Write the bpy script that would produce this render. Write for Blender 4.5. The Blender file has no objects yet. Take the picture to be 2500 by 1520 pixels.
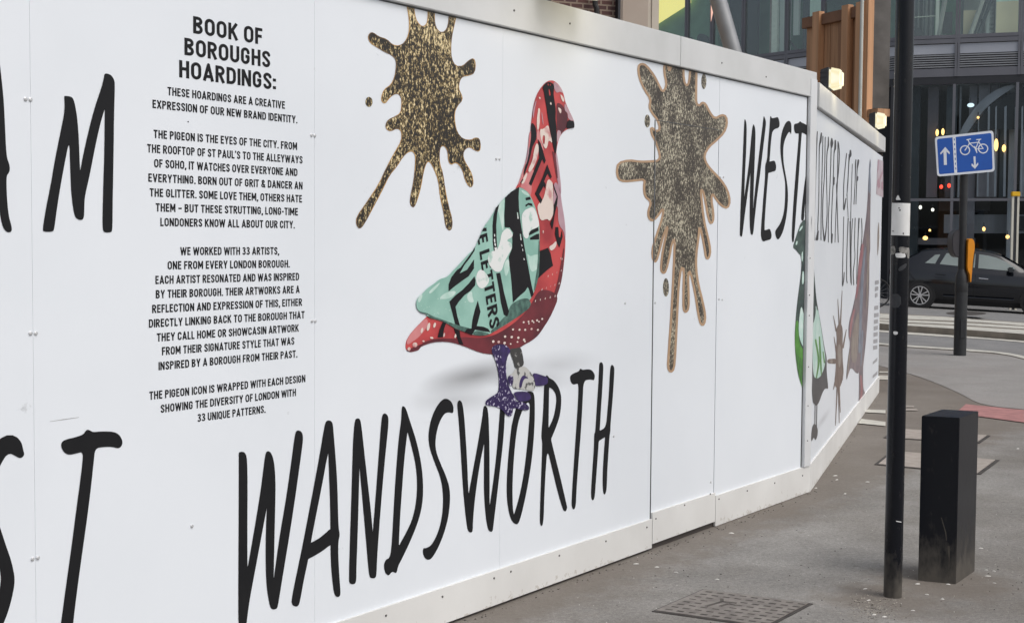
import bpy, bmesh, math, random
import numpy as np
from mathutils import Vector, Matrix, geometry

random.seed(7)
R = math.radians
scene = bpy.context.scene
col = scene.collection

# ------------------------------------------------------------------ camera
F = 3333.3            # focal length in photo pixels (2500 wide)
HCAM = 1.55
PITCH = math.atan(170 / F)
ROLL = 0.007
_fw = Vector((0, math.cos(PITCH), -math.sin(PITCH)))
_rt = Vector((math.cos(ROLL), 0, math.sin(ROLL)))
_rt = (_rt - _fw * _rt.dot(_fw)).normalized()
_up = _rt.cross(_fw)
EYE = Vector((0, 0, HCAM))
cam_d = bpy.data.cameras.new('camera')
cam = bpy.data.objects.new('camera', cam_d)
col.objects.link(cam)
cam_d.sensor_fit = 'HORIZONTAL'
cam_d.sensor_width = 36
cam_d.lens = F * 36 / 2500
cam_d.clip_start = 0.05
cam_d.clip_end = 2000
cam.matrix_world = Matrix(((_rt.x, _up.x, -_fw.x, EYE.x), (_rt.y, _up.y, -_fw.y, EYE.y),
                           (_rt.z, _up.z, -_fw.z, EYE.z), (0, 0, 0, 1)))
scene.camera = cam

# ------------------------------------------------------------------ world, sun, exposure
SUN_EL, SUN_AZ = R(52), R(125)     # azimuth clockwise from +Y
world = bpy.data.worlds.new('World')
scene.world = world
world.use_nodes = True
wn, wl = world.node_tree.nodes, world.node_tree.links
sky = wn.new('ShaderNodeTexSky')
sky.sky_type = 'NISHITA'
sky.sun_disc = False
sky.sun_elevation = SUN_EL
sky.sun_rotation = SUN_AZ
sky.air_density = 1.0
sky.dust_density = 4.0
hs = wn.new('ShaderNodeHueSaturation')
hs.inputs['Saturation'].default_value = 0.45
wl.new(sky.outputs[0], hs.inputs['Color'])
wl.new(hs.outputs[0], wn['Background'].inputs['Color'])
wn['Background'].inputs['Strength'].default_value = 0.15
sun_d = bpy.data.lights.new('sun', 'SUN')
sun_d.energy = 1.0
sun_d.angle = R(40)
sun_d.color = (1.0, 0.97, 0.93)
sun = bpy.data.objects.new('sun', sun_d)
col.objects.link(sun)
_sd = Vector((math.sin(SUN_AZ) * math.cos(SUN_EL), math.cos(SUN_AZ) * math.cos(SUN_EL), math.sin(SUN_EL)))
sun.rotation_euler = (-_sd).to_track_quat('-Z', 'Y').to_euler()
sun.location = _sd * 50
scene.view_settings.view_transform = 'Standard'
scene.view_settings.look = 'None'
scene.view_settings.gamma = 1
scene.view_settings.exposure = 0.0
scene.view_settings.use_curve_mapping = False
scene.cycles.max_bounces = 8
scene.cycles.transparent_max_bounces = 12

# ------------------------------------------------------------------ projection helpers
def ray(px, py):
    return _fw + _rt * ((px - 1250) / F) - _up * ((py - 760) / F)

def gz(x, y):
    """height of the street: flat near the hoarding, falling to the right beyond the crossing"""
    t = min(1.0, max(0.0, (y - 18.5) / 7.5))
    return -0.045 * t * max(-14.0, min(14.0, x - 9.6))

def ground(px, py, dz=0.0):
    d = ray(px, py)
    t = -HCAM / d.z if d.z < 0 else 60
    for _ in range(40):
        p = EYE + d * t
        t = (gz(p.x, p.y) + dz - HCAM) / d.z
    p = EYE + d * t
    return Vector((p.x, p.y, gz(p.x, p.y) + dz))

def at_depth(px, py, y):
    d = ray(px, py)
    return EYE + d * (y / d.y)

class Wall:
    """vertical plane through P and Q; u runs along it, off is the distance towards the viewer"""
    def __init__(s, P, Q):
        s.P = Vector((P[0], P[1], 0))
        t = Vector((Q[0] - P[0], Q[1] - P[1], 0))
        s.len = t.length
        s.t = t.normalized()
        s.n = Vector((s.t.y, -s.t.x, 0))
        if s.n.dot(EYE - s.P) < 0:
            s.n = -s.n
    def pt(s, u, z, off=0.0):
        return s.P + s.t * u + s.n * off + Vector((0, 0, z))
    def hit(s, px, py, off=0.0):
        d = ray(px, py)
        k = (s.P + s.n * off - EYE).dot(s.n) / d.dot(s.n)
        p = EYE + d * k
        return (p - s.P).dot(s.t), p.z

# ------------------------------------------------------------------ object helpers
def link(name, me, mat=None, parent=None, smooth=False):
    o = bpy.data.objects.new(name, me)
    me.name = name
    col.objects.link(o)
    if mat is not None:
        me.materials.append(mat)
    if smooth:
        for p in me.polygons:
            p.use_smooth = True
    if parent is not None:
        o.parent = parent
    return o

def tag(o, label=None, cat=None, group=None, kind=None):
    if label: o['label'] = label
    if cat: o['category'] = cat
    if group: o['group'] = group
    if kind: o['kind'] = kind
    return o

def empty(name, loc, label, cat, group=None):
    o = bpy.data.objects.new(name, None)
    o.empty_display_size = 0.2
    col.objects.link(o)
    o.location = loc
    return tag(o, label, cat, group)

def wloc(parent):
    v = Vector((0, 0, 0))
    while parent is not None:
        v = v + Vector(parent.location)
        parent = parent.parent
    return v

class MB:
    """collects shapes in world space and links them as one mesh object"""
    def __init__(s):
        s.v, s.f = [], []
    def add(s, vs, fs):
        b = len(s.v)
        s.v += [Vector(v) for v in vs]
        s.f += [[b + i for i in f] for f in fs]
    def hexa(s, p):
        """8 corners: bottom ring 0-3, top ring 4-7"""
        s.add(p, [(3, 2, 1, 0), (4, 5, 6, 7), (0, 1, 5, 4), (1, 2, 6, 5), (2, 3, 7, 6), (3, 0, 4, 7)])
    def wbox(s, w, u0, u1, z0, z1, o0, o1, sl=0.0):
        P = []
        for z in (z0, z1):
            for (u, o) in ((u0, o0), (u1, o0), (u1, o1), (u0, o1)):
                P.append(w.pt(u, z + sl * u, o))
        s.hexa(P)
    def box(s, x0, x1, y0, y1, z0, z1):
        s.hexa([(x0, y0, z0), (x1, y0, z0), (x1, y1, z0), (x0, y1, z0), (x0, y0, z1), (x1, y0, z1), (x1, y1, z1), (x0, y1, z1)])
    def tube(s, pts, r, n=12, cap=True):
        pts = [Vector(p) for p in pts]
        rs = r if isinstance(r, (list, tuple)) else [r] * len(pts)
        rings = []
        ref = None
        for i, p in enumerate(pts):
            d = (pts[min(i + 1, len(pts) - 1)] - pts[max(i - 1, 0)]).normalized()
            if ref is None:
                ref = Vector((0, 0, 1)) if abs(d.z) < .9 else Vector((1, 0, 0))
            a = (ref - d * ref.dot(d)).normalized()
            b = d.cross(a)
            ref = a
            rings.append([p + (a * math.cos(2 * math.pi * k / n) + b * math.sin(2 * math.pi * k / n)) * rs[i] for k in range(n)])
        vs = [v for rg in rings for v in rg]
        fs = []
        for i in range(len(pts) - 1):
            for k in range(n):
                fs.append((i * n + k, i * n + (k + 1) % n, (i + 1) * n + (k + 1) % n, (i + 1) * n + k))
        if cap:
            fs.append(tuple(range(n - 1, -1, -1)))
            fs.append(tuple((len(pts) - 1) * n + k for k in range(n)))
        s.add(vs, fs)
    def prism(s, loop, ext):
        """loop: list of world points (planar), ext: extrusion vector"""
        loop = [Vector(p) for p in loop]
        e = Vector(ext)
        n = len(loop)
        s.add(loop + [p + e for p in loop],
              [tuple(range(n - 1, -1, -1)), tuple(range(n, 2 * n))] + [(i, (i + 1) % n, n + (i + 1) % n, n + i) for i in range(n)])
    def build(s, name, mat, parent=None, smooth=False, bevel=0.0, seg=2):
        me = bpy.data.meshes.new(name)
        off = wloc(parent)
        me.from_pydata([tuple(v - off) for v in s.v], [], s.f)
        bm = bmesh.new()
        bm.from_mesh(me)
        bmesh.ops.recalc_face_normals(bm, faces=bm.faces)
        if bevel:
            ed = [e for e in bm.edges if len(e.link_faces) == 2 and e.calc_face_angle(0) > R(40)]
            bmesh.ops.bevel(bm, geom=ed, offset=bevel, segments=seg, affect='EDGES', clamp_overlap=True)
        bm.to_mesh(me)
        bm.free()
        o = link(name, me, mat, parent)
        if smooth:
            for p in me.polygons:
                p.use_smooth = True
            try:
                me.set_sharp_from_angle(angle=R(35))
            except Exception:
                pass
        return o

# ------------------------------------------------------------------ 2-D shapes (photo pixels or wall units)
def Z(x0, y0, s):
    return lambda pts: [(x0 + p[0] / s, y0 + p[1] / s) + tuple(q / s for q in p[2:]) for p in pts]

def chaikin(pts, it=2):
    pts = [tuple(p) for p in pts]
    for _ in range(it):
        out = []
        n = len(pts)
        for i in range(n):
            a, b = pts[i], pts[(i + 1) % n]
            if a == b:
                out.append(a)
                continue
            out.append((a[0] * .75 + b[0] * .25, a[1] * .75 + b[1] * .25))
            out.append((a[0] * .25 + b[0] * .75, a[1] * .25 + b[1] * .75))
        pts = out
    res = []
    for p in pts:
        if not res or abs(p[0] - res[-1][0]) + abs(p[1] - res[-1][1]) > 1e-7:
            res.append(p)
    return res

def sharp(pts, idx):
    out = []
    for i, p in enumerate(pts):
        out.append(p)
        if i in idx:
            out.append(p)
    return out

def ell(cx, cy, rx, ry, n=20, rot=0):
    c, s_ = math.cos(rot), math.sin(rot)
    return [(cx + rx * math.cos(a) * c - ry * math.sin(a) * s_, cy + rx * math.cos(a) * s_ + ry * math.sin(a) * c)
            for a in [2 * math.pi * k / n for k in range(n)]]

def catmull(pts, m=5):
    out = []
    n = len(pts)
    for i in range(n - 1):
        p0, p1, p2, p3 = pts[max(i - 1, 0)], pts[i], pts[i + 1], pts[min(i + 2, n - 1)]
        for k in range(m):
            t = k / m
            out.append(tuple(.5 * ((2 * b) + (c - a) * t + (2 * a - 5 * b + 4 * c - d) * t * t + (3 * b - a - 3 * c + d) * t ** 3)
                             for a, b, c, d in zip(p0, p1, p2, p3)))
    out.append(pts[-1])
    return out

def hull(pts):
    pts = sorted(set((round(p[0], 6), round(p[1], 6)) for p in pts))
    def half(ps):
        h = []
        for p in ps:
            while len(h) > 1 and (h[-1][0] - h[-2][0]) * (p[1] - h[-2][1]) - (h[-1][1] - h[-2][1]) * (p[0] - h[-2][0]) <= 0:
                h.pop()
            h.append(p)
        return h
    a, b = half(pts), half(pts[::-1])
    return a[:-1] + b[:-1]

def brush(pts, smooth=True, m=5, n=10):
    """pts: (x, y, width); returns convex pieces covering a tapered brush stroke"""
    if smooth and len(pts) > 2:
        pts = catmull(pts, m)
    out = []
    for a, b in zip(pts[:-1], pts[1:]):
        out.append(hull(ell(a[0], a[1], a[2] / 2, a[2] / 2, n) + ell(b[0], b[1], b[2] / 2, b[2] / 2, n)))
    return out

def union2d(pos, neg=(), inside=None):
    """union of pos polygons minus neg polygons -> vertices, triangles"""
    vs, fs = [], []
    nneg = len(pos) + len(neg)
    for poly in list(pos) + list(neg) + ([inside] if inside else []):
        if len(poly) < 3:
            fs.append(None)
            continue
        a = sum(poly[i][0] * poly[(i + 1) % len(poly)][1] - poly[(i + 1) % len(poly)][0] * poly[i][1] for i in range(len(poly)))
        if a < 0:
            poly = poly[::-1]
        b = len(vs)
        vs += [Vector((p[0], p[1])) for p in poly]
        fs.append(list(range(b, b + len(poly))))
    npos = len(pos)
    keep = [i for i, f in enumerate(fs) if f]
    V, E_, FF, ov, oe, of = geometry.delaunay_2d_cdt(vs, [], [fs[i] for i in keep], 0, 1e-6, True)
    tri = []
    for f, ids in zip(FF, of):
        ids = [keep[i] for i in ids]
        if any(i < npos for i in ids) and not any(npos <= i < nneg for i in ids) and (inside is None or nneg in ids):
            tri.append(tuple(f))
    return V, tri

def print_uv(name, pos, neg, wall, off, mat, parent, inside=None):
    V, T = union2d(pos, neg, inside)
    used = sorted(set(i for t in T for i in t))
    mp = {k: i for i, k in enumerate(used)}
    o_ = wloc(parent)
    me = bpy.data.meshes.new(name)
    vs = [wall.pt(V[k][0], V[k][1], off) - o_ for k in used]
    fs = []
    for t in T:
        f = [mp[i] for i in t]
        a, b, c = vs[f[0]], vs[f[1]], vs[f[2]]
        if (b - a).cross(c - a).dot(wall.n) < 0:
            f = f[::-1]
        fs.append(f)
    me.from_pydata([tuple(v) for v in vs], [], fs)
    return link(name, me, mat, parent)

def printed(name, pos, wall, off, mat, parent, neg=(), clip=(), inside=None):
    """flat ink on a wall: outlines given in photo pixels are laid on the wall's own plane"""
    P = [[wall.hit(p[0], p[1], off) for p in poly] for poly in pos]
    N = [[wall.hit(p[0], p[1], off) for p in poly] for poly in neg] + [list(c) for c in clip]
    I = [wall.hit(p[0], p[1], off) for p in inside] if inside else None
    return print_uv(name, P, N, wall, off, mat, parent, I)

# ------------------------------------------------------------------ materials
def new_mat(name):
    m = bpy.data.materials.new(name)
    m.use_nodes = True
    return m, m.node_tree.nodes, m.node_tree.links, m.node_tree.nodes['Principled BSDF']

def plain(name, c, rough=.5, metal=0.0, c2=None, scale=8.0, bump=0.0, bscale=60.0, spec=.5, detail=6.0, lo=.35, hi=.65, stretch=None):
    m, n, l, b = new_mat(name)
    b.inputs['Roughness'].default_value = rough
    b.inputs['Metallic'].default_value = metal
    b.inputs['Specular IOR Level'].default_value = spec
    tc = n.new('ShaderNodeTexCoord')
    src = tc.outputs['Object']
    if stretch:
        mp = n.new('ShaderNodeMapping')
        mp.inputs['Scale'].default_value = stretch
        l.new(src, mp.inputs['Vector'])
        src = mp.outputs['Vector']
    if c2 is None:
        c2 = tuple(x * .9 for x in c)
    nz = n.new('ShaderNodeTexNoise')
    nz.inputs['Scale'].default_value = scale
    nz.inputs['Detail'].default_value = detail
    l.new(src, nz.inputs['Vector'])
    rp = n.new('ShaderNodeValToRGB')
    rp.color_ramp.elements[0].position = lo
    rp.color_ramp.elements[1].position = hi
    rp.color_ramp.elements[0].color = (*c2, 1)
    rp.color_ramp.elements[1].color = (*c, 1)
    l.new(nz.outputs['Fac'], rp.inputs['Fac'])
    l.new(rp.outputs['Color'], b.inputs['Base Color'])
    if bump:
        nb = n.new('ShaderNodeTexNoise')
        nb.inputs['Scale'].default_value = bscale
        nb.inputs['Detail'].default_value = 4
        l.new(src, nb.inputs['Vector'])
        bp = n.new('ShaderNodeBump')
        bp.inputs['Strength'].default_value = bump
        bp.inputs['Distance'].default_value = .01
        l.new(nb.outputs['Fac'], bp.inputs['Height'])
        l.new(bp.outputs['Normal'], b.inputs['Normal'])
    return m

def lamp_mat(name, c, s):
    m, n, l, b = new_mat(name)
    b.inputs['Base Color'].default_value = (.12, .12, .11, 1)
    b.inputs['Emission Color'].default_value = (*c, 1)
    b.inputs['Emission Strength'].default_value = s
    return m

def glitter(name, dark, mid, light, scale, bias=.5):
    m, n, l, b = new_mat(name)
    b.inputs['Roughness'].default_value = .45
    tc = n.new('ShaderNodeTexCoord')
    v = n.new('ShaderNodeTexNoise')
    v.inputs['Scale'].default_value = scale
    v.inputs['Detail'].default_value = 2
    v.inputs['Roughness'].default_value = .85
    big = n.new('ShaderNodeTexNoise')
    big.inputs['Scale'].default_value = 7
    big.inputs['Detail'].default_value = 2
    gm = n.new('ShaderNodeMapping'); gm.inputs['Scale'].default_value = (1, 1, .6)
    l.new(tc.outputs['Object'], gm.inputs['Vector']); l.new(gm.outputs[0], v.inputs['Vector'])
    l.new(tc.outputs['Object'], big.inputs['Vector'])
    ma = n.new('ShaderNodeMath'); ma.operation = 'MULTIPLY_ADD'
    ma.inputs[1].default_value = .35
    l.new(big.outputs['Fac'], ma.inputs[0])
    l.new(v.outputs['Fac'], ma.inputs[2])
    rp = n.new('ShaderNodeValToRGB')
    e = rp.color_ramp.elements
    e[0].position = bias + .10; e[0].color = (*dark, 1)
    e[1].position = bias + .17; e[1].color = (*mid, 1)
    x = e.new(bias + .27); x.color = (*light, 1)
    l.new(ma.outputs[0], rp.inputs['Fac'])
    l.new(rp.outputs['Color'], b.inputs['Base Color'])
    return m

BOARD = (.772, .808, .85)
def board_mat(ink=False):
    m, n, l, b = new_mat('printed_soft_grey' if ink else 'white_printed_board')
    b.inputs['Roughness'].default_value = .38
    b.inputs['Specular IOR Level'].default_value = .35
    tc = n.new('ShaderNodeTexCoord')
    nz = n.new('ShaderNodeTexNoise'); nz.inputs['Scale'].default_value = 1.3; nz.inputs['Detail'].default_value = 7
    l.new(tc.outputs['Object'], nz.inputs['Vector'])
    rp = n.new('ShaderNodeValToRGB')
    rp.color_ramp.elements[0].position = .3; rp.color_ramp.elements[0].color = (.735, .772, .814, 1)
    rp.color_ramp.elements[1].position = .6; rp.color_ramp.elements[1].color = (*BOARD, 1)
    l.new(nz.outputs['Fac'], rp.inputs['Fac'])
    # sparse small scuffs
    sc = n.new('ShaderNodeTexNoise'); sc.inputs['Scale'].default_value = 9; sc.inputs['Detail'].default_value = 9
    sc.inputs['Roughness'].default_value = .7
    l.new(tc.outputs['Object'], sc.inputs['Vector'])
    r2 = n.new('ShaderNodeValToRGB')
    r2.color_ramp.elements[0].position = .26; r2.color_ramp.elements[0].color = (.55, .55, .54, 1)
    r2.color_ramp.elements[1].position = .33; r2.color_ramp.elements[1].color = (1, 1, 1, 1)
    l.new(sc.outputs['Fac'], r2.inputs['Fac'])
    mx = n.new('ShaderNodeMixRGB'); mx.blend_type = 'MULTIPLY'; mx.inputs['Fac'].default_value = .6
    l.new(rp.outputs['Color'], mx.inputs['Color1']); l.new(r2.outputs['Color'], mx.inputs['Color2'])
    l.new(mx.outputs['Color'], b.inputs['Base Color'])
    if ink:     # the soft grey shadow that is printed under the bird
        at = n.new('ShaderNodeAttribute'); at.attribute_name = 'ink'
        mi = n.new('ShaderNodeMixRGB'); mi.inputs['Color2'].default_value = (.25, .255, .265, 1)
        l.new(at.outputs['Fac'], mi.inputs['Fac']); l.new(mx.outputs['Color'], mi.inputs['Color1'])
        l.new(mi.outputs['Color'], b.inputs['Base Color'])
    wv = n.new('ShaderNodeTexNoise'); wv.inputs['Scale'].default_value = 2.2; wv.inputs['Detail'].default_value = 1
    l.new(tc.outputs['Object'], wv.inputs['Vector'])
    bp = n.new('ShaderNodeBump'); bp.inputs['Strength'].default_value = .12; bp.inputs['Distance'].default_value = .02
    l.new(wv.outputs['Fac'], bp.inputs['Height']); l.new(bp.outputs['Normal'], b.inputs['Normal'])
    return m

def kick_mat():
    """cream board with splashed dirt along its foot"""
    m, n, l, b = new_mat('cream_kick_board')
    b.inputs['Roughness'].default_value = .55
    tc = n.new('ShaderNodeTexCoord')
    sx = n.new('ShaderNodeSeparateXYZ'); l.new(tc.outputs['Object'], sx.inputs[0])
    nz = n.new('ShaderNodeTexNoise'); nz.inputs['Scale'].default_value = 26; nz.inputs['Detail'].default_value = 8; nz.inputs['Roughness'].default_value = .7
    l.new(tc.outputs['Object'], nz.inputs['Vector'])
    mr = n.new('ShaderNodeMapRange')
    mr.inputs['From Min'].default_value = .0; mr.inputs['From Max'].default_value = .10
    mr.inputs['To Min'].default_value = .50; mr.inputs['To Max'].default_value = .24
    l.new(sx.outputs['Z'], mr.inputs['Value'])
    ls = n.new('ShaderNodeMath'); ls.operation = 'LESS_THAN'
    l.new(nz.outputs['Fac'], ls.inputs[0]); l.new(mr.outputs[0], ls.inputs[1])
    n2 = n.new('ShaderNodeTexNoise'); n2.inputs['Scale'].default_value = 2.5; n2.inputs['Detail'].default_value = 6
    l.new(tc.outputs['Object'], n2.inputs['Vector'])
    rp = n.new('ShaderNodeValToRGB')
    rp.color_ramp.elements[0].position = .3; rp.color_ramp.elements[0].color = (.645, .64, .62, 1)
    rp.color_ramp.elements[1].position = .65; rp.color_ramp.elements[1].color = (.735, .733, .715, 1)
    l.new(n2.outputs['Fac'], rp.inputs['Fac'])
    mx = n.new('ShaderNodeMixRGB'); mx.inputs['Color2'].default_value = (.40, .36, .31, 1)
    mu = n.new('ShaderNodeMath'); mu.operation = 'MULTIPLY'; mu.inputs[1].default_value = .5
    l.new(ls.outputs[0], mu.inputs[0]); l.new(mu.outputs[0], mx.inputs['Fac'])
    l.new(rp.outputs['Color'], mx.inputs['Color1']); l.new(mx.outputs['Color'], b.inputs['Base Color'])
    return m

def asphalt(name, c1, c2, tint, speck=.5, patch=.6, bump=.5, dirt=()):
    m, n, l, b = new_mat(name)
    b.inputs['Roughness'].default_value = .85
    b.inputs['Specular IOR Level'].default_value = .3
    tc = n.new('ShaderNodeTexCoord')
    def noise(s, d, r=.5):
        t = n.new('ShaderNodeTexNoise'); t.inputs['Scale'].default_value = s; t.inputs['Detail'].default_value = d
        t.inputs['Roughness'].default_value = r
        l.new(tc.outputs['Object'], t.inputs['Vector']); return t
    a = noise(1.7, 10, .68)
    rp = n.new('ShaderNodeValToRGB')
    rp.color_ramp.elements[0].position = .36; rp.color_ramp.elements[0].color = (*c1, 1)
    rp.color_ramp.elements[1].position = .62; rp.color_ramp.elements[1].color = (*c2, 1)
    l.new(a.outputs['Fac'], rp.inputs['Fac'])
    d = noise(.55, 5, .6)
    r2 = n.new('ShaderNodeValToRGB')
    r2.color_ramp.elements[0].position = .45; r2.color_ramp.elements[0].color = (0, 0, 0, 1)
    r2.color_ramp.elements[1].position = .68; r2.color_ramp.elements[1].color = (patch, patch, patch, 1)
    l.new(d.outputs['Fac'], r2.inputs['Fac'])
    mx = n.new('ShaderNodeMixRGB'); mx.inputs['Color2'].default_value = (*tint, 1)
    l.new(r2.outputs['Color'], mx.inputs['Fac']); l.new(rp.outputs['Color'], mx.inputs['Color1'])
    g = noise(140, 3, .8)
    r3 = n.new('ShaderNodeValToRGB')
    r3.color_ramp.elements[0].position = .33; r3.color_ramp.elements[0].color = (.55, .55, .55, 1)
    r3.color_ramp.elements[1].position = .68; r3.color_ramp.elements[1].color = (1.35, 1.34, 1.3, 1)
    l.new(g.outputs['Fac'], r3.inputs['Fac'])
    m2 = n.new('ShaderNodeMixRGB'); m2.blend_type = 'MULTIPLY'; m2.inputs['Fac'].default_value = speck
    l.new(mx.outputs['Color'], m2.inputs['Color1']); l.new(r3.outputs['Color'], m2.inputs['Color2'])
    # dark small blotches (old gum, tar)
    k = noise(13, 4, .6)
    r4 = n.new('ShaderNodeValToRGB')
    r4.color_ramp.elements[0].position = .27; r4.color_ramp.elements[0].color = (.6, .58, .55, 1)
    r4.color_ramp.elements[1].position = .36; r4.color_ramp.elements[1].color = (1, 1, 1, 1)
    l.new(k.outputs['Fac'], r4.inputs['Fac'])
    m3 = n.new('ShaderNodeMixRGB'); m3.blend_type = 'MULTIPLY'; m3.inputs['Fac'].default_value = .8
    l.new(m2.outputs['Color'], m3.inputs['Color1']); l.new(r4.outputs['Color'], m3.inputs['Color2'])
    # coarse aggregate and short dark scrapes
    ag_ = noise(46, 6, .78)
    r6 = n.new('ShaderNodeValToRGB')
    r6.color_ramp.elements[0].position = .36; r6.color_ramp.elements[0].color = (.74, .735, .725, 1)
    r6.color_ramp.elements[1].position = .66; r6.color_ramp.elements[1].color = (1.20, 1.19, 1.17, 1)
    l.new(ag_.outputs['Fac'], r6.inputs['Fac'])
    m6 = n.new('ShaderNodeMixRGB'); m6.blend_type = 'MULTIPLY'; m6.inputs['Fac'].default_value = min(1, speck * 1.5)
    l.new(m3.outputs['Color'], m6.inputs['Color1']); l.new(r6.outputs['Color'], m6.inputs['Color2'])
    mp7 = n.new('ShaderNodeMapping'); mp7.inputs['Scale'].default_value = (5, 26, 1); mp7.inputs['Rotation'].default_value = (0, 0, .5)
    l.new(tc.outputs['Object'], mp7.inputs['Vector'])
    sc7 = n.new('ShaderNodeTexNoise'); sc7.inputs['Scale'].default_value = 1.6; sc7.inputs['Detail'].default_value = 5; sc7.inputs['Roughness'].default_value = .6
    l.new(mp7.outputs[0], sc7.inputs['Vector'])
    r7 = n.new('ShaderNodeValToRGB')
    r7.color_ramp.elements[0].position = .27; r7.color_ramp.elements[0].color = (.55, .54, .52, 1)
    r7.color_ramp.elements[1].position = .36; r7.color_ramp.elements[1].color = (1, 1, 1, 1)
    l.new(sc7.outputs['Fac'], r7.inputs['Fac'])
    m7 = n.new('ShaderNodeMixRGB'); m7.blend_type = 'MULTIPLY'; m7.inputs['Fac'].default_value = .7
    l.new(m6.outputs['Color'], m7.inputs['Color1']); l.new(r7.outputs['Color'], m7.inputs['Color2'])
    last = m7.outputs['Color']
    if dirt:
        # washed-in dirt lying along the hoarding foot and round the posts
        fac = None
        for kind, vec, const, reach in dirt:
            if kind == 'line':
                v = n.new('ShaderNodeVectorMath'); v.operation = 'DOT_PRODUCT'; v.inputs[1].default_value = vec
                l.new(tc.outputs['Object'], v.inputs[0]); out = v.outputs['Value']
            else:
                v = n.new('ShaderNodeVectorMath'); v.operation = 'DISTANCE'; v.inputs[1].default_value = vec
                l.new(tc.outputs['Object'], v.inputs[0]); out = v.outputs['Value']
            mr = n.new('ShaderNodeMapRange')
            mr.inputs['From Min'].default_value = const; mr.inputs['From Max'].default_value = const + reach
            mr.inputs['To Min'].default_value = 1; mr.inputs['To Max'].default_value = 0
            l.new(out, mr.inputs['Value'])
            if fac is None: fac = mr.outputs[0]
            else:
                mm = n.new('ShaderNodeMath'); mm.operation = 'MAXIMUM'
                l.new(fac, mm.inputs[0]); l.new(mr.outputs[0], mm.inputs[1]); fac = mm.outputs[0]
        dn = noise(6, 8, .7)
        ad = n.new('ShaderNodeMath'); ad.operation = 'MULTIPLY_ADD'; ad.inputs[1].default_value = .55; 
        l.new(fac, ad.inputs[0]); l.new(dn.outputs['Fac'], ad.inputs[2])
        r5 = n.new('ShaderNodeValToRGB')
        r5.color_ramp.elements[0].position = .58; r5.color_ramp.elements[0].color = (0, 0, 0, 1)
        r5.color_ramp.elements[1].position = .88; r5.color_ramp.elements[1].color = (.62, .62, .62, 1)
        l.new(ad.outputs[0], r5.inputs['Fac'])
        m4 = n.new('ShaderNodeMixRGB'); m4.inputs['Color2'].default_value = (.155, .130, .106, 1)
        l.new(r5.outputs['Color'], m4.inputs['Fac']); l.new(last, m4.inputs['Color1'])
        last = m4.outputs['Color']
    l.new(last, b.inputs['Base Color'])
    bp = n.new('ShaderNodeBump'); bp.inputs['Strength'].default_value = bump; bp.inputs['Distance'].default_value = .004
    l.new(g.outputs['Fac'], bp.inputs['Height']); l.new(bp.outputs['Normal'], b.inputs['Normal'])
    return m

def glass_mat(name, tint, fac, rough=.02):
    m, n, l, b = new_mat(name)
    n.remove(b)
    tr = n.new('ShaderNodeBsdfTransparent'); tr.inputs['Color'].default_value = (*tint, 1)
    gl = n.new('ShaderNodeBsdfGlossy'); gl.inputs['Roughness'].default_value = rough
    gl.inputs['Color'].default_value = (.9, .95, 1, 1)
    mx = n.new('ShaderNodeMixShader'); mx.inputs['Fac'].default_value = fac
    l.new(tr.outputs[0], mx.inputs[1]); l.new(gl.outputs[0], mx.inputs[2])
    l.new(mx.outputs[0], n['Material Output'].inputs['Surface'])
    return m

M = {}
M['board'] = board_mat()
M['kick'] = kick_mat()
M['cap'] = plain('pale_grey_painted_cap', (.64, .65, .65), .5, c2=(.57, .58, .575), scale=3, bump=.05, bscale=8)
M['trim'] = plain('white_trim', (.70, .715, .73), .4, c2=(.64, .65, .66), scale=4)
M['ink'] = plain('black_ink', (.0105, .0105, .012), .5, c2=(.0085, .009, .0105), scale=5, spec=.25)
M['ink2'] = plain('soft_black_ink', (.05, .05, .055), .5, scale=5)
M['screw'] = plain('screw_head', (.62, .63, .64), .35, .3, scale=50)
M['hole'] = plain('screw_rust', (.10, .095, .09), .6, scale=50)
M['dark'] = plain('dark_void', (.012, .012, .013), .8)
M['timber_stud'] = plain('stud', (.06, .05, .045), .8)
M['red'] = plain('print_red', (.56, .075, .075), .38, c2=(.33, .035, .042), scale=5, detail=3, lo=.38, hi=.60)
M['pink'] = plain('print_pink', (.66, .26, .26), .38, c2=(.58, .19, .20), scale=9, detail=2)
M['maroon'] = plain('print_maroon', (.19, .030, .040), .38, c2=(.085, .018, .026), scale=6, detail=5)
M['mauve'] = plain('print_mauve', (.52, .36, .40), .38, c2=(.43, .25, .30), scale=8, detail=2)
M['pale_mauve'] = plain('print_pale_mauve', (.62, .54, .57), .38, c2=(.50, .40, .44), scale=9)
M['cream'] = plain('print_cream', (.74, .63, .57), .38, c2=(.56, .24, .24), scale=13, detail=5, lo=.33, hi=.45)
M['teal'] = plain('print_teal', (.33, .56, .48), .38, c2=(.24, .45, .38), scale=7, detail=4)
M['teal_dark'] = plain('print_teal_dark', (.10, .20, .165), .38, c2=(.045, .09, .078), scale=45, detail=6)
M['teal_light'] = plain('print_teal_light', (.62, .75, .70), .38, c2=(.42, .63, .55), scale=14, detail=5)
M['patch'] = plain('print_white_patch', (.76, .78, .77), .38, c2=(.42, .60, .53), scale=20, detail=8, lo=.33, hi=.44)
M['pink_ink'] = plain('print_black', (.011, .0095, .012), .4, c2=(.008, .0075, .0095), spec=.3)
M['purple'] = plain('print_purple', (.030, .017, .080), .38, c2=(.50, .47, .62), scale=70, detail=4, lo=.39, hi=.43)
M['purple2'] = plain('print_purple_dark', (.03, .02, .075), .38, c2=(.05, .03, .13), scale=30)
M['leg_dark'] = plain('print_charcoal', (.05, .05, .05), .38, c2=(.30, .30, .29), scale=38, detail=3, lo=.34, hi=.40)
M['leg_grey'] = plain('print_grey', (.50, .50, .48), .38, c2=(.10, .10, .10), scale=26, detail=6, lo=.42, hi=.47)
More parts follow.
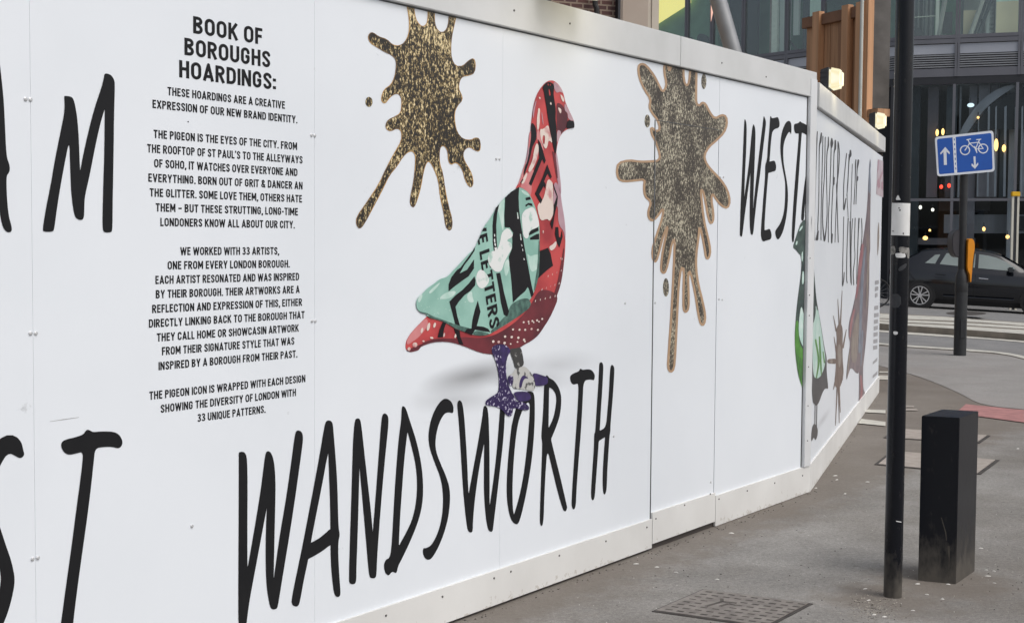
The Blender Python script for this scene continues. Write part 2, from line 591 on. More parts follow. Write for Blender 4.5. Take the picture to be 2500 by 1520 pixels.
M['gold'] = glitter('gold_glitter_print', (.020, .016, .013), (.22, .155, .06), (.82, .68, .40), 95, .562)
M['gold_rim'] = plain('amber_rim_print', (.50, .29, .10), .4, c2=(.17, .10, .05), scale=14, detail=2, lo=.42, hi=.56)
M['silver'] = glitter('silver_glitter_print', (.050, .041, .032), (.17, .145, .105), (.60, .56, .43), 100, .556)
M['silver_rim'] = plain('tan_rim_print', (.47, .31, .19), .4, c2=(.40, .26, .16), scale=12)
M['brown'] = plain('brown_print', (.23, .17, .14), .4, c2=(.14, .10, .085), scale=10)
M['shadow_ink'] = board_mat(True)
M['green'] = plain('print_green', (.11, .30, .055), .38, c2=(.06, .20, .035), scale=18)
M['green_dark'] = plain('print_dark_green', (.03, .045, .045), .38, c2=(.07, .11, .095), scale=16)
M['smoke'] = plain('print_smoke', (.085, .085, .088), .38, c2=(.06, .06, .062), scale=8)
M['rose'] = plain('print_rose', (.30, .12, .14), .38, c2=(.40, .20, .21), scale=10)
M['dusk'] = plain('print_dusk', (.27, .21, .215), .38, c2=(.16, .13, .15), scale=9, detail=4)
M['slate'] = plain('print_slate', (.16, .17, .22), .38, c2=(.26, .30, .36), scale=12)
M['taupe'] = plain('print_taupe', (.33, .29, .25), .38, c2=(.24, .19, .17), scale=10)
M['grey_text'] = plain('print_grey_text', (.42, .42, .44), .4, c2=(.30, .30, .32), scale=60, lo=.45, hi=.5)
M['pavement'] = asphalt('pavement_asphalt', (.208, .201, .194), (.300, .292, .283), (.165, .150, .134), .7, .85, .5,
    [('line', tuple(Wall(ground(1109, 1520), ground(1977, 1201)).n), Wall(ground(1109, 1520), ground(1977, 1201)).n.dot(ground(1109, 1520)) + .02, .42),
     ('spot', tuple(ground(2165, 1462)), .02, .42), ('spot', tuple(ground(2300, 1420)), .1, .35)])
M['patch_pave'] = asphalt('smoother_pavement', (.265, .258, .25), (.31, .302, .295), (.27, .25, .24), .35, .6, .3)
M['road'] = asphalt('road_asphalt', (.20, .20, .204), (.245, .245, .246), (.22, .214, .206), .4, .5)
M['stone'] = plain('kerb_stone', (.23, .20, .165), .8, c2=(.16, .14, .115), scale=5, bump=.3)
M['slab'] = plain('pale_stone_slab', (.36, .32, .285), .8, c2=(.29, .255, .225), scale=12, bump=.3)
M['marking'] = plain('worn_road_paint', (.58, .565, .50), .7, c2=(.44, .43, .39), scale=9, detail=8)
M['redpave'] = plain('red_paving', (.40, .19, .18), .8, c2=(.30, .145, .14), scale=9, detail=6, bump=.3)
M['iron'] = plain('worn_cast_iron', (.235, .213, .192), .62, .1, c2=(.145, .128, .115), scale=14, bump=.3, bscale=120)
M['iron_slot'] = plain('iron_slot', (.085, .074, .065), .8, c2=(.04, .034, .03), scale=24, lo=.4, hi=.6)
M['iron_dark'] = plain('iron_recess', (.06, .052, .047), .8, c2=(.035, .03, .028), scale=20)
M['post'] = plain('black_gloss_paint', (.0035, .0045, .008), .25, c2=(.0025, .0032, .006), scale=9, bump=.05, bscale=20, spec=.32)
M['bollard'] = plain('black_satin_paint', (.003, .0042, .008), .30, c2=(.005, .006, .009), scale=6, bump=.05, bscale=14, spec=.28)
M['dust'] = plain('dried_splash_dirt', (.085, .075, .062), .8, c2=(.05, .045, .038), scale=22)
M['sticker'] = plain('white_sticker', (.76, .76, .75), .45, c2=(.68, .68, .66), scale=14)
M['torn'] = plain('torn_paper', (.30, .29, .27), .8, c2=(.14, .135, .125), scale=60, detail=5)
M['scuff'] = plain('grey_scuff', (.028, .030, .035), .5, c2=(.018, .02, .024), scale=30)
M['sign_blue'] = plain('sign_blue', (.008, .085, .40), .3, c2=(.007, .075, .36), scale=6)
M['sign_white'] = plain('sign_white', (.70, .74, .80), .35, scale=6)
M['sign_back'] = plain('sign_grey', (.20, .21, .22), .5)
M['pole'] = plain('charcoal_pole_paint', (.022, .024, .027), .4, c2=(.016, .017, .019), scale=8)
M['hood'] = plain('dark_plastic', (.045, .042, .048), .5)
M['amber'] = plain('amber_plastic', (.80, .30, .008), .4, c2=(.72, .26, .008))
M['yellow'] = plain('yellow_cap', (.80, .46, .01), .4)
M['rail'] = plain('cream_rail', (.62, .60, .52), .5)
M['wood'] = plain('cedar_boards', (.52, .29, .155), .7, c2=(.30, .155, .078), scale=3.2, detail=7, stretch=(6, 6, .35), bump=.15, bscale=14)
M['wood_post'] = plain('cedar_post', (.60, .33, .175), .65, c2=(.46, .245, .125), scale=3, stretch=(5, 5, .4))
M['wood_rail'] = plain('cedar_rail', (.25, .125, .066), .7, c2=(.17, .085, .048), scale=4)
M['concrete'] = plain('concrete', (.22, .21, .195), .9, c2=(.13, .125, .115), scale=3.2, detail=9, bump=.3, bscale=12)
M['galv'] = plain('white_pipe', (.52, .54, .50), .4)
M['frame'] = plain('grey_aluminium', (.165, .168, .19), .4, .2, c2=(.145, .148, .168), scale=1.5)
M['frame_dark'] = plain('dark_aluminium', (.028, .030, .036), .5, .1)
M['spandrel'] = plain('grey_spandrel', (.46, .48, .53), .35, .1, c2=(.36, .38, .43), scale=.5)
M['louvre'] = plain('louvre_blade', (.30, .31, .33), .45, .2)
M['glass_up'] = glass_mat('green_tinted_glass', (.93, .975, .945), .08)
M['glass_low'] = glass_mat('shopfront_glass', (.88, .92, .94), .022)
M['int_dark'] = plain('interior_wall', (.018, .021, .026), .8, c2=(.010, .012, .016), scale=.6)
M['int_green'] = plain('interior_green_wall', (.16, .32, .21), .8, c2=(.08, .17, .12), scale=.8)
M['int_grey'] = plain('interior_grey', (.40, .41, .40), .8, c2=(.28, .29, .29), scale=.7)
M['curtain'] = plain('mint_curtain', (.70, .84, .77), .8, c2=(.56, .70, .65), scale=2, stretch=(3, 3, .2))
M['blind'] = plain('cream_blind', (.86, .74, .54), .8, c2=(.76, .66, .48), scale=1)
M['column'] = plain('pale_upright', (.36, .37, .40), .8, c2=(.22, .23, .25), scale=.8, stretch=(2, 2, .3))  # tones of the reflected streaks, also used on the fittings
M['tone_dim'] = plain('interior_tone_dim', (.22, .205, .22), .8, c2=(.13, .125, .14), scale=.8)
M['tone_dark'] = plain('interior_tone_dark', (.05, .064, .075), .8, c2=(.022, .030, .038), scale=.8)
M['tone_plum'] = plain('interior_tone_plum', (.15, .125, .135), .8, c2=(.10, .085, .095), scale=.8)
M['pale_curtain'] = plain('pale_grey_curtain', (.60, .64, .64), .8, c2=(.45, .48, .49), scale=1.5, stretch=(3, 3, .2))
M['salmon'] = lamp_mat('lit_salmon_panel', (1.0, .55, .42), .95)
M['white_strip'] = plain('white_upright', (.72, .74, .70), .7)
M['yellow_glow'] = lamp_mat('glowing_yellow_panel', (1.0, .84, .24), .95)
M['clad'] = plain('beige_cladding', (.42, .35, .29), .6, c2=(.38, .31, .255), scale=1.4)
M['clad2'] = plain('beige_trim', (.47, .42, .35), .6, c2=(.43, .38, .32), scale=1.4)
M['steel'] = plain('grey_steel_tube', (.34, .345, .35), .35, .4, c2=(.29, .295, .30), scale=3)
M['black_cable'] = plain('black_cable', (.02, .018, .018), .6)
M['lamp_body'] = plain('lamp_housing', (.04, .04, .043), .5, c2=(.06, .06, .062), scale=12)
def lens_mat():
    m = lamp_mat('lit_lamp_lens', (1.0, .90, .55), .92)
    n, l = m.node_tree.nodes, m.node_tree.links
    tc = n.new('ShaderNodeTexCoord'); w = n.new('ShaderNodeTexWave'); w.wave_type = 'RINGS'; w.rings_direction = 'X'
    w.inputs['Scale'].default_value = 14; w.inputs['Distortion'].default_value = 1.5
    l.new(tc.outputs['Object'], w.inputs['Vector'])
    rp = n.new('ShaderNodeValToRGB')
    rp.color_ramp.elements[0].color = (.95, .84, .50, 1); rp.color_ramp.elements[1].color = (1, .96, .74, 1)
    l.new(w.outputs['Fac'], rp.inputs['Fac']); l.new(rp.outputs['Color'], n['Principled BSDF'].inputs['Emission Color'])
    return m
M['lamp_lens'] = lens_mat()
M['warm'] = lamp_mat('warm_glow', (1.0, .55, .16), 3.2)
M['white_lamp'] = lamp_mat('white_bulb', (1.0, .93, .78), 2.2)
M['red_reflection'] = lamp_mat('red_reflection', (1.0, .05, .02), 3.0)  # glow for the red traffic lights reflected in the shopfront
M['cool_lamp'] = lamp_mat('cool_lamp', (.75, .92, 1.0), 1.4)
M['car'] = plain('black_car_paint', (.006, .007, .010), .09, c2=(.005, .006, .009), spec=.7)
M['car_glass'] = plain('car_window_glass', (.24, .28, .265), .05, c2=(.19, .225, .215), scale=1, spec=.9)
M['tyre'] = plain('tyre_rubber', (.018, .018, .019), .8)
M['rim'] = plain('alloy_rim', (.62, .62, .63), .3, .5)
M['chrome'] = plain('bright_trim', (.5, .5, .52), .2, .8)
M['tail'] = plain('red_tail_lamp', (.20, .01, .012), .2)
M['litter'] = plain('white_litter', (.72, .70, .66), .7)
M['grit'] = plain('grit', (.40, .37, .32), .9, c2=(.06, .05, .04), scale=35, lo=.42, hi=.55)
M['bike'] = plain('bicycle_frame', (.30, .12, .10), .4)

def brick_mat():
    m, n, l, b = new_mat('dark_red_brick')
    b.inputs['Roughness'].default_value = .9
    tc = n.new('ShaderNodeTexCoord')
    mp = n.new('ShaderNodeMapping')
    mp.inputs['Rotation'].default_value = (R(90), 0, 0)
    l.new(tc.outputs['Object'], mp.inputs['Vector'])
    bt = n.new('ShaderNodeTexBrick')
    bt.inputs['Scale'].default_value = 1
    bt.inputs['Brick Width'].default_value = .20
    bt.inputs['Row Height'].default_value = .083
    bt.inputs['Mortar Size'].default_value = .013
    bt.inputs['Color1'].default_value = (.115, .055, .046, 1)
    bt.inputs['Color2'].default_value = (.075, .040, .038, 1)
    bt.inputs['Mortar'].default_value = (.25, .19, .145, 1)
    l.new(mp.outputs[0], bt.inputs['Vector'])
    l.new(bt.outputs['Color'], b.inputs['Base Color'])
    bp = n.new('ShaderNodeBump'); bp.inputs['Strength'].default_value = .5; bp.inputs['Distance'].default_value = .01; bp.invert = True
    l.new(bt.outputs['Fac'], bp.inputs['Height']); l.new(bp.outputs['Normal'], b.inputs['Normal'])
    return m
M['brick'] = brick_mat()
def dirty_paint(name, c, rough, spec, top, strong):
    m, n, l, b = new_mat(name)
    b.inputs['Specular IOR Level'].default_value = spec
    tc = n.new('ShaderNodeTexCoord'); sx = n.new('ShaderNodeSeparateXYZ'); l.new(tc.outputs['Object'], sx.inputs[0])
    mp = n.new('ShaderNodeMapping'); mp.inputs['Scale'].default_value = (1, 1, .45); l.new(tc.outputs['Object'], mp.inputs['Vector'])
    nz = n.new('ShaderNodeTexNoise'); nz.inputs['Scale'].default_value = 24; nz.inputs['Detail'].default_value = 7; nz.inputs['Roughness'].default_value = .62
    l.new(mp.outputs[0], nz.inputs['Vector'])
    mr = n.new('ShaderNodeMapRange'); mr.inputs['From Min'].default_value = 0; mr.inputs['From Max'].default_value = top
    mr.inputs['To Min'].default_value = .42; mr.inputs['To Max'].default_value = -.12
    l.new(sx.outputs['Z'], mr.inputs['Value'])
    ad = n.new('ShaderNodeMath'); l.new(nz.outputs['Fac'], ad.inputs[0]); l.new(mr.outputs[0], ad.inputs[1])
    rp = n.new('ShaderNodeValToRGB')
    rp.color_ramp.elements[0].position = .5; rp.color_ramp.elements[0].color = (0, 0, 0, 1)
    rp.color_ramp.elements[1].position = .95; rp.color_ramp.elements[1].color = (strong, strong, strong, 1)
    l.new(ad.outputs[0], rp.inputs['Fac'])
    mx = n.new('ShaderNodeMixRGB'); mx.inputs['Color1'].default_value = (*c, 1); mx.inputs['Color2'].default_value = (.11, .098, .082, 1)
    l.new(rp.outputs['Color'], mx.inputs['Fac']); l.new(mx.outputs['Color'], b.inputs['Base Color'])
    rr_ = n.new('ShaderNodeMapRange'); rr_.inputs['To Min'].default_value = rough; rr_.inputs['To Max'].default_value = .8
    l.new(rp.outputs['Color'], rr_.inputs['Value']); l.new(rr_.outputs[0], b.inputs['Roughness'])
    bn = n.new('ShaderNodeTexNoise'); bn.inputs['Scale'].default_value = 14; l.new(tc.outputs['Object'], bn.inputs['Vector'])
    bp = n.new('ShaderNodeBump'); bp.inputs['Strength'].default_value = .05; bp.inputs['Distance'].default_value = .01
    l.new(bn.outputs['Fac'], bp.inputs['Height']); l.new(bp.outputs['Normal'], b.inputs['Normal'])
    return m
M['post'] = dirty_paint('black_gloss_paint', (.003, .004, .0075), .25, .32, .26, .75)
M['bollard'] = dirty_paint('black_satin_paint', (.003, .0042, .008), .28, .36, .30, .8)

# ------------------------------------------------------------------ ground, road, markings
def ground_sheet():
    xs = [-400, -150, -60, -30] + [(-20 + .5 * i) for i in range(121)] + [60, 100, 200, 400]
    ys = [-400, -100, -40, -20, -10, -5] + [(-2 + .5 * i) for i in range(125)] + [80, 120, 250, 600]
    vs = [(x, y, gz(x, y)) for y in ys for x in xs]
    nx = len(xs)
    fs = [(j * nx + i, j * nx + i + 1, (j + 1) * nx + i + 1, (j + 1) * nx + i) for j in range(len(ys) - 1) for i in range(nx - 1)]
    me = bpy.data.meshes.new('pavement')
    me.from_pydata(vs, [], fs)
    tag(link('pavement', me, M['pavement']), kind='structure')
ground_sheet()

def resample(line, n):
    L = [0]
    for a, b in zip(line[:-1], line[1:]):
        L.append(L[-1] + math.hypot(b[0] - a[0], b[1] - a[1]))
    out = []
    for k in range(n):
        s = L[-1] * k / (n - 1)
        i = max(j for j in range(len(L)) if L[j] <= s + 1e-9)
        i = min(i, len(line) - 2)
        t = (s - L[i]) / (L[i + 1] - L[i])
        out.append((line[i][0] + (line[i + 1][0] - line[i][0]) * t, line[i][1] + (line[i + 1][1] - line[i][1]) * t))
    return out

def strip(name, top, bot, mat, dz, n=40, rows=2, skirt=0.0, kind='structure'):
    """a strip of paint or stone lying on the street between two outlines"""
    T, B = resample(top, n), resample(bot, n)
    vs, fs = [], []
    for a, b in zip(T, B):
        p, q = ground(a[0], a[1], dz), ground(b[0], b[1], dz)
        for r in range(rows):
            t = r / (rows - 1)
            w = p.lerp(q, t)
            vs.append(Vector((w.x, w.y, gz(w.x, w.y) + dz)))
    for i in range(n - 1):
        for r in range(rows - 1):
            fs.append((i * rows + r, i * rows + r + 1, (i + 1) * rows + r + 1, (i + 1) * rows + r))
    if skirt:
        base = len(vs)
        for i in range(n):
            w = vs[i * rows + rows - 1]
            vs.append(Vector((w.x, w.y, w.z - skirt)))
        for i in range(n - 1):
            fs.append((i * rows + rows - 1, base + i, base + i + 1, (i + 1) * rows + rows - 1))
    me = bpy.data.meshes.new(name)
    me.from_pydata([tuple(v) for v in vs], [], fs)
    bm = bmesh.new(); bm.from_mesh(me); bmesh.ops.recalc_face_normals(bm, faces=bm.faces)
    if sum(f.normal.z for f in bm.faces) < 0:
        bmesh.ops.reverse_faces(bm, faces=bm.faces)
    bm.to_mesh(me); bm.free()
    o = link(name, me, mat)
    if kind: tag(o, kind=kind)
    return o

zr = Z(2130, 740, 5.549)
X0, X1 = -900, 4200     # strips run well past both edges of the picture
def ext(line):
    """carry a line on beyond the picture at the slope of its two ends"""
    (x0, y0), (x1, y1) = line[0], line[1]
    (xa, ya), (xb, yb) = line[-2], line[-1]
    s = (y1 - y0) / (x1 - x0); e = (yb - ya) / (xb - xa)
    return [(X0, y0 + s * (X0 - x0) * .8)] + line + [(X1, yb + e * (X1 - xb))]
A_top = ext([(90, 535), (455, 565), (1125, 608), (1300, 620), (1640, 648), (1850, 672), (2053, 712)])
A_bot = ext([(90, 555), (455, 588), (1125, 630), (1300, 645), (1640, 668), (1850, 700), (2053, 748)])
B_top = ext([(90, 362), (465, 390), (1130, 436), (1300, 447), (1640, 475), (2053, 508)])
B_bot = ext([(90, 385), (465, 418), (1130, 462), (1300, 470), (1640, 494), (2053, 530)])
K_top = ext([(90, 275), (465, 305), (1135, 350), (1300, 365), (2053, 420)])
I_back = ext([(90, 132), (470, 150), (1000, 180), (1540, 225), (2053, 258)])
far = ext([(90, -150), (2053, -120)])
strip('road', zr(far), zr(A_top), M['road'], .004, 120, 26)
strip('road_line', zr(A_top), zr(A_bot), M['marking'], .008, 120)
strip('road_line', zr(B_top), zr(B_bot), M['marking'], .010, 120)
strip('traffic_island', zr(I_back), zr(K_top), M['stone'], .11, 120, 6, .11)
for t, b in (([(90, 140), (470, 160), (1000, 185), (1540, 232), (2053, 265)], [(90, 200), (470, 213), (1000, 232), (1540, 262), (2053, 302)]),
             ([(90, 212), (470, 228), (1135, 258), (2053, 312)], [(90, 236), (470, 258), (1135, 288), (2053, 345)]),
             ([(90, 246), (470, 272), (1135, 305), (2053, 362)], [(90, 272), (470, 301), (1135, 345), (2053, 415)])):
    strip('island_marking', zr(ext(t)), zr(ext(b)), M['marking'], .114, 120)

def flat_patch(name, px, mat, dz, kind='structure', parent=None):
    P = [ground(x, y) for x, y in px]
    V, T = union2d([[(p.x, p.y) for p in P]])
    me = bpy.data.meshes.new(name)
    o_ = wloc(parent)
    fs = []
    for t in T:
        a, b, c = (V[i] for i in t)
        fs.append(t if (b - a).cross(c - a) > 0 else t[::-1])
    me.from_pydata([(v[0] - o_.x, v[1] - o_.y, gz(v[0], v[1]) + dz - o_.z) for v in V], [], fs)
    o = link(name, me, mat, parent)
    if kind: tag(o, kind=kind)
    return o

flat_patch('smooth_pavement', chaikin(zr([(-90, 800), (470, 945), (700, 1020), (980, 1130), (1200, 1230), (1480, 1385), (2053, 1440), (3300, 1560),
            (3300, 1060), (2053, 770), (1850, 715), (1640, 690), (1300, 662), (1125, 648), (455, 606), (-90, 570)])), M['patch_pave'], .004)
z5 = Z(2000, 850, 2.236)
flat_patch('red_paving', z5([(700, 395), (800, 308), (1118, 340), (1500, 380), (1500, 455), (1118, 408), (868, 374)]), M['redpave'], .008)
def cover(label, px):
    P = [ground(x, y) for x, y in px]
    c = sum(P, Vector()) / 4
    o = empty('stone_cover', (c.x, c.y, 0), label, 'access cover')
    mb = MB()
    mb.prism([Vector((p.x, p.y, .001)) for p in P], (0, 0, .004))
    mb.build('frame', M['iron_dark'], o)
    mb = MB()
    Q = [c.lerp(p, .93) for p in P]
    mb.prism([Vector((p.x, p.y, .003)) for p in Q], (0, 0, .006))
    mb.build('slab', M['slab'], o)
    return o
cover('pale stone inset cover in dark frame, farther one behind the black bollard', z5([(420, 438), (935, 478), (875, 520), (350, 490)]))
cover('pale stone inset cover in dark frame, nearer one behind the black bollard', z5([(395, 560), (985, 612), (880, 690), (300, 636)]))
for px in ([(265, 337), (362, 341), (362, 358), (245, 352)], [(230, 388), (362, 405), (362, 427), (210, 413)],
           [(330, 128), (400, 130), (400, 137), (326, 136)], [(328, 150), (400, 152), (400, 176), (322, 173)],
           [(462, 316), (515, 318), (520, 325), (462, 325)], [(462, 331), (530, 333), (540, 342), (462, 342)]):
    flat_patch('paving_line', z5(px), M['marking'] if px[0][0] < 460 else M['slab'], .008)

# ------------------------------------------------------------------ hoarding, first run
A = ground(1109, 1520); B = ground(1977, 1201); C = ground(2146.5, 957)
W1 = Wall(A, B)
W2 = Wall(B, C)
END = W1.len
BF = -.012               # face of the boards (the kick board in front is at 0)
ZC0, ZC1 = 2.445, 2.60
h1 = empty('hoarding', W1.pt(1.6, 0, 0), 'long white printed hoarding with pigeon, gold splats and black hand lettering', 'hoarding')
def u_at(px, py): return W1.hit(px, py, BF)[0]
S1, S2, S3 = u_at(80, 760), u_at(768, 580), u_at(1222, 1000)
D0, D1 = u_at(1592, 900), u_at(1745, 1000)
DT = W1.hit(1592, 293, BF)[1]
DT2 = W1.hit(1756, 316, BF)[1]
DB = W1.hit(1592, 1327, 0)[1]
KT = .160
g = .0004
edges = [-6.2, S1 - 2.30, S1 - 1.15, S1, S2, S3]
for a, b in zip(edges[:-1], edges[1:]):
    mb = MB(); mb.wbox(W1, a + g, b - g, .05, ZC0 - .006, -.030, BF)
    mb.build('board_panel', M['board'], h1)
mb = MB()
mb.wbox(W1, S3 + g, D0 - .006, .05, ZC0 - .006, -.030, BF)
mb.wbox(W1, D0 - .006, D1 + .002, DT + .003, ZC0 - .006, -.030, BF)
mb.build('board_panel', M['board'], h1)
mb = MB(); mb.wbox(W1, D1 + .0045, END - .02, .05, ZC0 - .006, -.030, BF)
mb.build('board_panel', M['board'], h1)
door = MB(); door.wbox(W1, D0 + .006, D1 - .0025, DB + .02, DT, -.030, BF)
door = door.build('door', M['board'], h1)
mb = MB(); mb.wbox(W1, D0 + .002, D1 - .003, DB, DB + .158, BF + .0005, .001)
mb.build('kick_board', M['kick'], door)
mb = MB(); mb.wbox(W1, -6.2, D0 - .002, .013, KT, BF + .0005, 0)
mb.build('kick_board', M['kick'], h1)
mb = MB(); mb.wbox(W1, D1 + .004, END, .004, KT + .012, BF + .0005, 0)
mb.build('kick_board', M['kick'], h1)
uc = W1.hit(1661, 120, .004)[0]
for a, b in ((-6.2, -1.2), (-1.1985, uc), (uc + .0015, END - .02)):
    mb = MB(); mb.wbox(W1, a, b, ZC0, ZC1, -.10, .006)
    mb.build('capping_rail', M['cap'], h1, bevel=.003)
mb = MB()
mb.wbox(W1, -6.2, END - .05, .0, ZC0, -.10, -.045)
mb.wbox(W1, -6.2, END - .05, .0, .045, -.045, -.016)  # dark strip added for the shade line under the kick board
mb.build('backing_frame', M['timber_stud'], h1)
mb = MB(); mb.wbox(W1, D0 - .006, D0 + .006, DB, DT, BF - .006, BF - .002); mb.wbox(W1, D1 - .003, D1 + .005, DB - .02, DT, BF - .012, BF - .008)
mb.build('gap_shade', M['dark'], h1)  # dark strips standing in for the shade inside the door gaps
# corner post
ct0 = W1.hit(1961, 1100, .004)[0]
mb = MB(); mb.wbox(W1, ct0 - .001, ct0 + .008, KT + .013, ZC0, BF, BF + .001); mb.build('post_gap', M['dark'], h1)
mb = MB(); mb.wbox(W1, ct0 + .008, ct0 + .105, KT + .013, 2.555, BF, .010)
mb.build('corner_post', M['trim'], h1, bevel=.002)

# gaps that also cut the print
clip1 = [[(D0 - .006, -.1), (D0 + .006, -.1), (D0 + .006, DT + .003), (D0 - .006, DT + .003)],
         [(D0 - .004, DT), (D1 + .002, DT), (D1 + .002, DT + .003), (D0 - .004, DT + .003)],
         [(-9, ZC0 - .006), (9, ZC0 - .006), (9, 4), (-9, 4)],
         [(ct0 - .001, -1), (9, -1), (9, 4), (ct0 - .001, 4)]]
def k_off(k): return BF + .0007 * k

# screws
scr = None
def screw(w, px, py, off, parent, mat, r=.006):
    u, z = w.hit(px, py, off)
    mb = MB()
    p = w.pt(u, z, off)
    mb.tube([p - w.n * .001, p + w.n * .0025, p + w.n * .004], [r, r, r * .55], 10)
    return mb.build('screw', mat, parent)
for px, py in ((62, 242), (74, 243), (74, 813), (87, 813), (79, 1363), (92, 1360), (760, 330), (768, 331), (761, 783), (769, 783),
               (1211, 388), (1219, 388), (468, 1283), (1526, 740), (1498, 1064), (1599, 739), (1755, 730), (1763, 731), (1766, 432), (1758, 433),
               (1254, 26 + 2), (1735, 1176)):
    if py == 28: continue
    screw(W1, px, py, BF, h1, M['screw'], .0062)
for px, py in ((1255, 26), (1391, 58), (1762, 154), (1870, 188)):
    screw(W1, px, py, .006, h1, M['hole'], .0045)
for px, py in ((942, 1501), (1080, 1455), (1206, 1410), (1247, 1394), (1365, 1355), (1479, 1320), (1579, 1286), (1755, 1217), (1824, 1197), (1891, 1178), (1959, 1160)):
    screw(W1, px, py, 0, h1, M['hole'], .0045)
for px, py in ((1601, 1265), (1671, 1232), (1734, 1205)):
    screw(W1, px, py, .001, door, M['hole'], .0045)
for y in (630, 720, 770, 895, 990, 1075):
    screw(W1, 1961 + (1075 - y) * .014 + 10, y, .010, h1, M['hole'], .004)

# --- lettering font for the small print: centre lines in a cap-height-1 box
TH = .182
def arc(cx, cy, rx, ry, a0, a1, n=12):
    return [(cx + rx * math.cos(R(a0 + (a1 - a0) * k / n)), cy + ry * math.sin(R(a0 + (a1 - a0) * k / n))) for k in range(n + 1)]
a_ = TH / 2
GW = {}
def glyphs():
    w = .56; L, Rr, T, Bm = a_, w - a_, 1 - a_, a_
    mid = (L + Rr) / 2; rx = (Rr - L) / 2
    G = {}
    G['A'] = (.64, [[(a_ * .8, 0), (.32, 1 - a_ * .4), (.64 - a_ * .8, 0)], [(.15, .27), (.49, .27)]])
    G['B'] = (.57, [[(L, 0), (L, 1)], [(L, T), (mid, T)] + arc(mid, .745, rx - .02, .255 - a_, 90, -90)[1:] + [(L, .53)],
                    [(L, .53), (mid, .53)] + arc(mid, .265 + a_ / 2 - .0375, rx, .265 - a_ / 2 - .0375, 90, -90)[1:] + [(L, Bm)]])
    G['C'] = (.56, [[(Rr, .70)] + arc(mid, .70, rx, .30 - a_, 0, 180) + arc(mid, .30, rx, .30 - a_, 180, 360) + [(Rr, .31)]])
    G['D'] = (.58, [[(L, 0), (L, 1)], [(L, T), (.27, T)] + arc(.27, .66, .58 - a_ - .27, .34 - a_, 90, 0)[1:] + arc(.27, .34, .58 - a_ - .27, .34 - a_, 0, -90) + [(L, Bm)]])
    G['E'] = (.48, [[(L, 0), (L, 1)], [(L, T), (.47, T)], [(L, .52), (.43, .52)], [(L, Bm), (.47, Bm)]])
    G['F'] = (.46, [[(L, 0), (L, 1)], [(L, T), (.46, T)], [(L, .50), (.42, .50)]])
    G['G'] = (.58, [[(Rr, .70)] + arc(mid, .70, rx, .30 - a_, 0, 180) + arc(mid, .30, rx, .30 - a_, 180, 360) + [(Rr, .47), (mid + .01, .47)]])
    G['H'] = (.58, [[(L, 0), (L, 1)], [(.58 - a_, 0), (.58 - a_, 1)], [(L, .52), (.58 - a_, .52)]])
    G['I'] = (.15, [[(a_, 0), (a_, 1)]])
    G['K'] = (.59, [[(L, 0), (L, 1)], [(L, .36), (.51, 1)], [(.24, .56), (.53, 0)]])
    G['L'] = (.45, [[(L, 0), (L, 1)], [(L, Bm), (.45, Bm)]])
    G['M'] = (.72, [[(L, 0), (L, 1)], [(L + .02, 1 - .06), (.36, .28), (.72 - a_ - .02, 1 - .06)], [(.72 - a_, 0), (.72 - a_, 1)]])
    G['N'] = (.60, [[(L, 0), (L, 1)], [(L + .01, .95), (.60 - a_ - .01, .05)], [(.60 - a_, 0), (.60 - a_, 1)]])
    O = arc(.30, .68, .30 - a_, .32 - a_, 0, 180) + arc(.30, .32, .30 - a_, .32 - a_, 180, 360)
    G['O'] = (.60, [O + [O[0]]])
    G['P'] = (.54, [[(L, 0), (L, 1)], [(L, T), (.26, T)] + arc(.26, .71, .54 - a_ - .26, .29 - a_, 90, -90)[1:] + [(L, .42 + a_)]])
    G['Q'] = (.60, [O + [O[0]], [(.33, .22), (.56, -.03)]])
    G['R'] = (.57, [[(L, 0), (L, 1)], [(L, T), (.27, T)] + arc(.27, .71, .56 - a_ - .27, .29 - a_, 90, -90)[1:] + [(L, .42 + a_)], [(.27, .48), (.50, 0)]])
    G['S'] = (.54, [[(.54 - a_, .74)] + arc(.27, .745, .27 - a_, .255 - a_, 5, 225, 14) + [(.27, .52)] + arc(.27, .265, .27 - a_, .265 - a_, 50, -180, 14)])
    G['T'] = (.54, [[(0, T), (.54, T)], [(.27, 0), (.27, 1)]])
    G['U'] = (.58, [[(L, 1), (L, .30)] + arc(.29, .30, .29 - a_, .30 - a_, 180, 360) + [(.58 - a_, 1)]])
    G['V'] = (.62, [[(a_ * .8, 1), (.31, a_ * .4), (.62 - a_ * .8, 1)]])
    G['W'] = (.90, [[(a_ * .8, 1), (.245, a_ * .5), (.45, .90), (.655, a_ * .5), (.90 - a_ * .8, 1)]])
    G['X'] = (.6, [[(.07, 0), (.53, 1)], [(.07, 1), (.53, 0)]])
    G['Y'] = (.60, [[(a_ * .8, 1), (.30, .42), (.60 - a_ * .8, 1)], [(.30, 0), (.30, .45)]])
    G['3'] = (.54, [arc(.26, .75, .26 - a_, .25 - a_, 165, -80) + [(.20, .53)], [(.20, .53)] + arc(.26, .28, .28 - a_, .28 - a_, 80, -165)])
    G['&'] = (.66, [[(.60, 0), (.20, .60)] + arc(.30, .77, .15, .23 - a_, 200, -20) + [(.16, .42)] + arc(.28, .26, .28 - a_, .26 - a_, 140, 300) + [(.56, .42)]])
    G['.'] = (.17, [[(.085, 0), (.085, .17)]])
    G[','] = (.17, [[(.095, .17), (.095, .03), (.045, -.12)]])
    G["'"] = (.17, [[(.085, 1), (.06, .76)]])
    G['-'] = (.30, [[(.02, .46), (.28, .46)]])
    G['~'] = (.50, [[(.02, .46), (.48, .46)]])
    G[':'] = (.18, [[(.09, .05), (.09, .23)], [(.09, .52), (.09, .70)]])
    return G
GLY = glyphs()
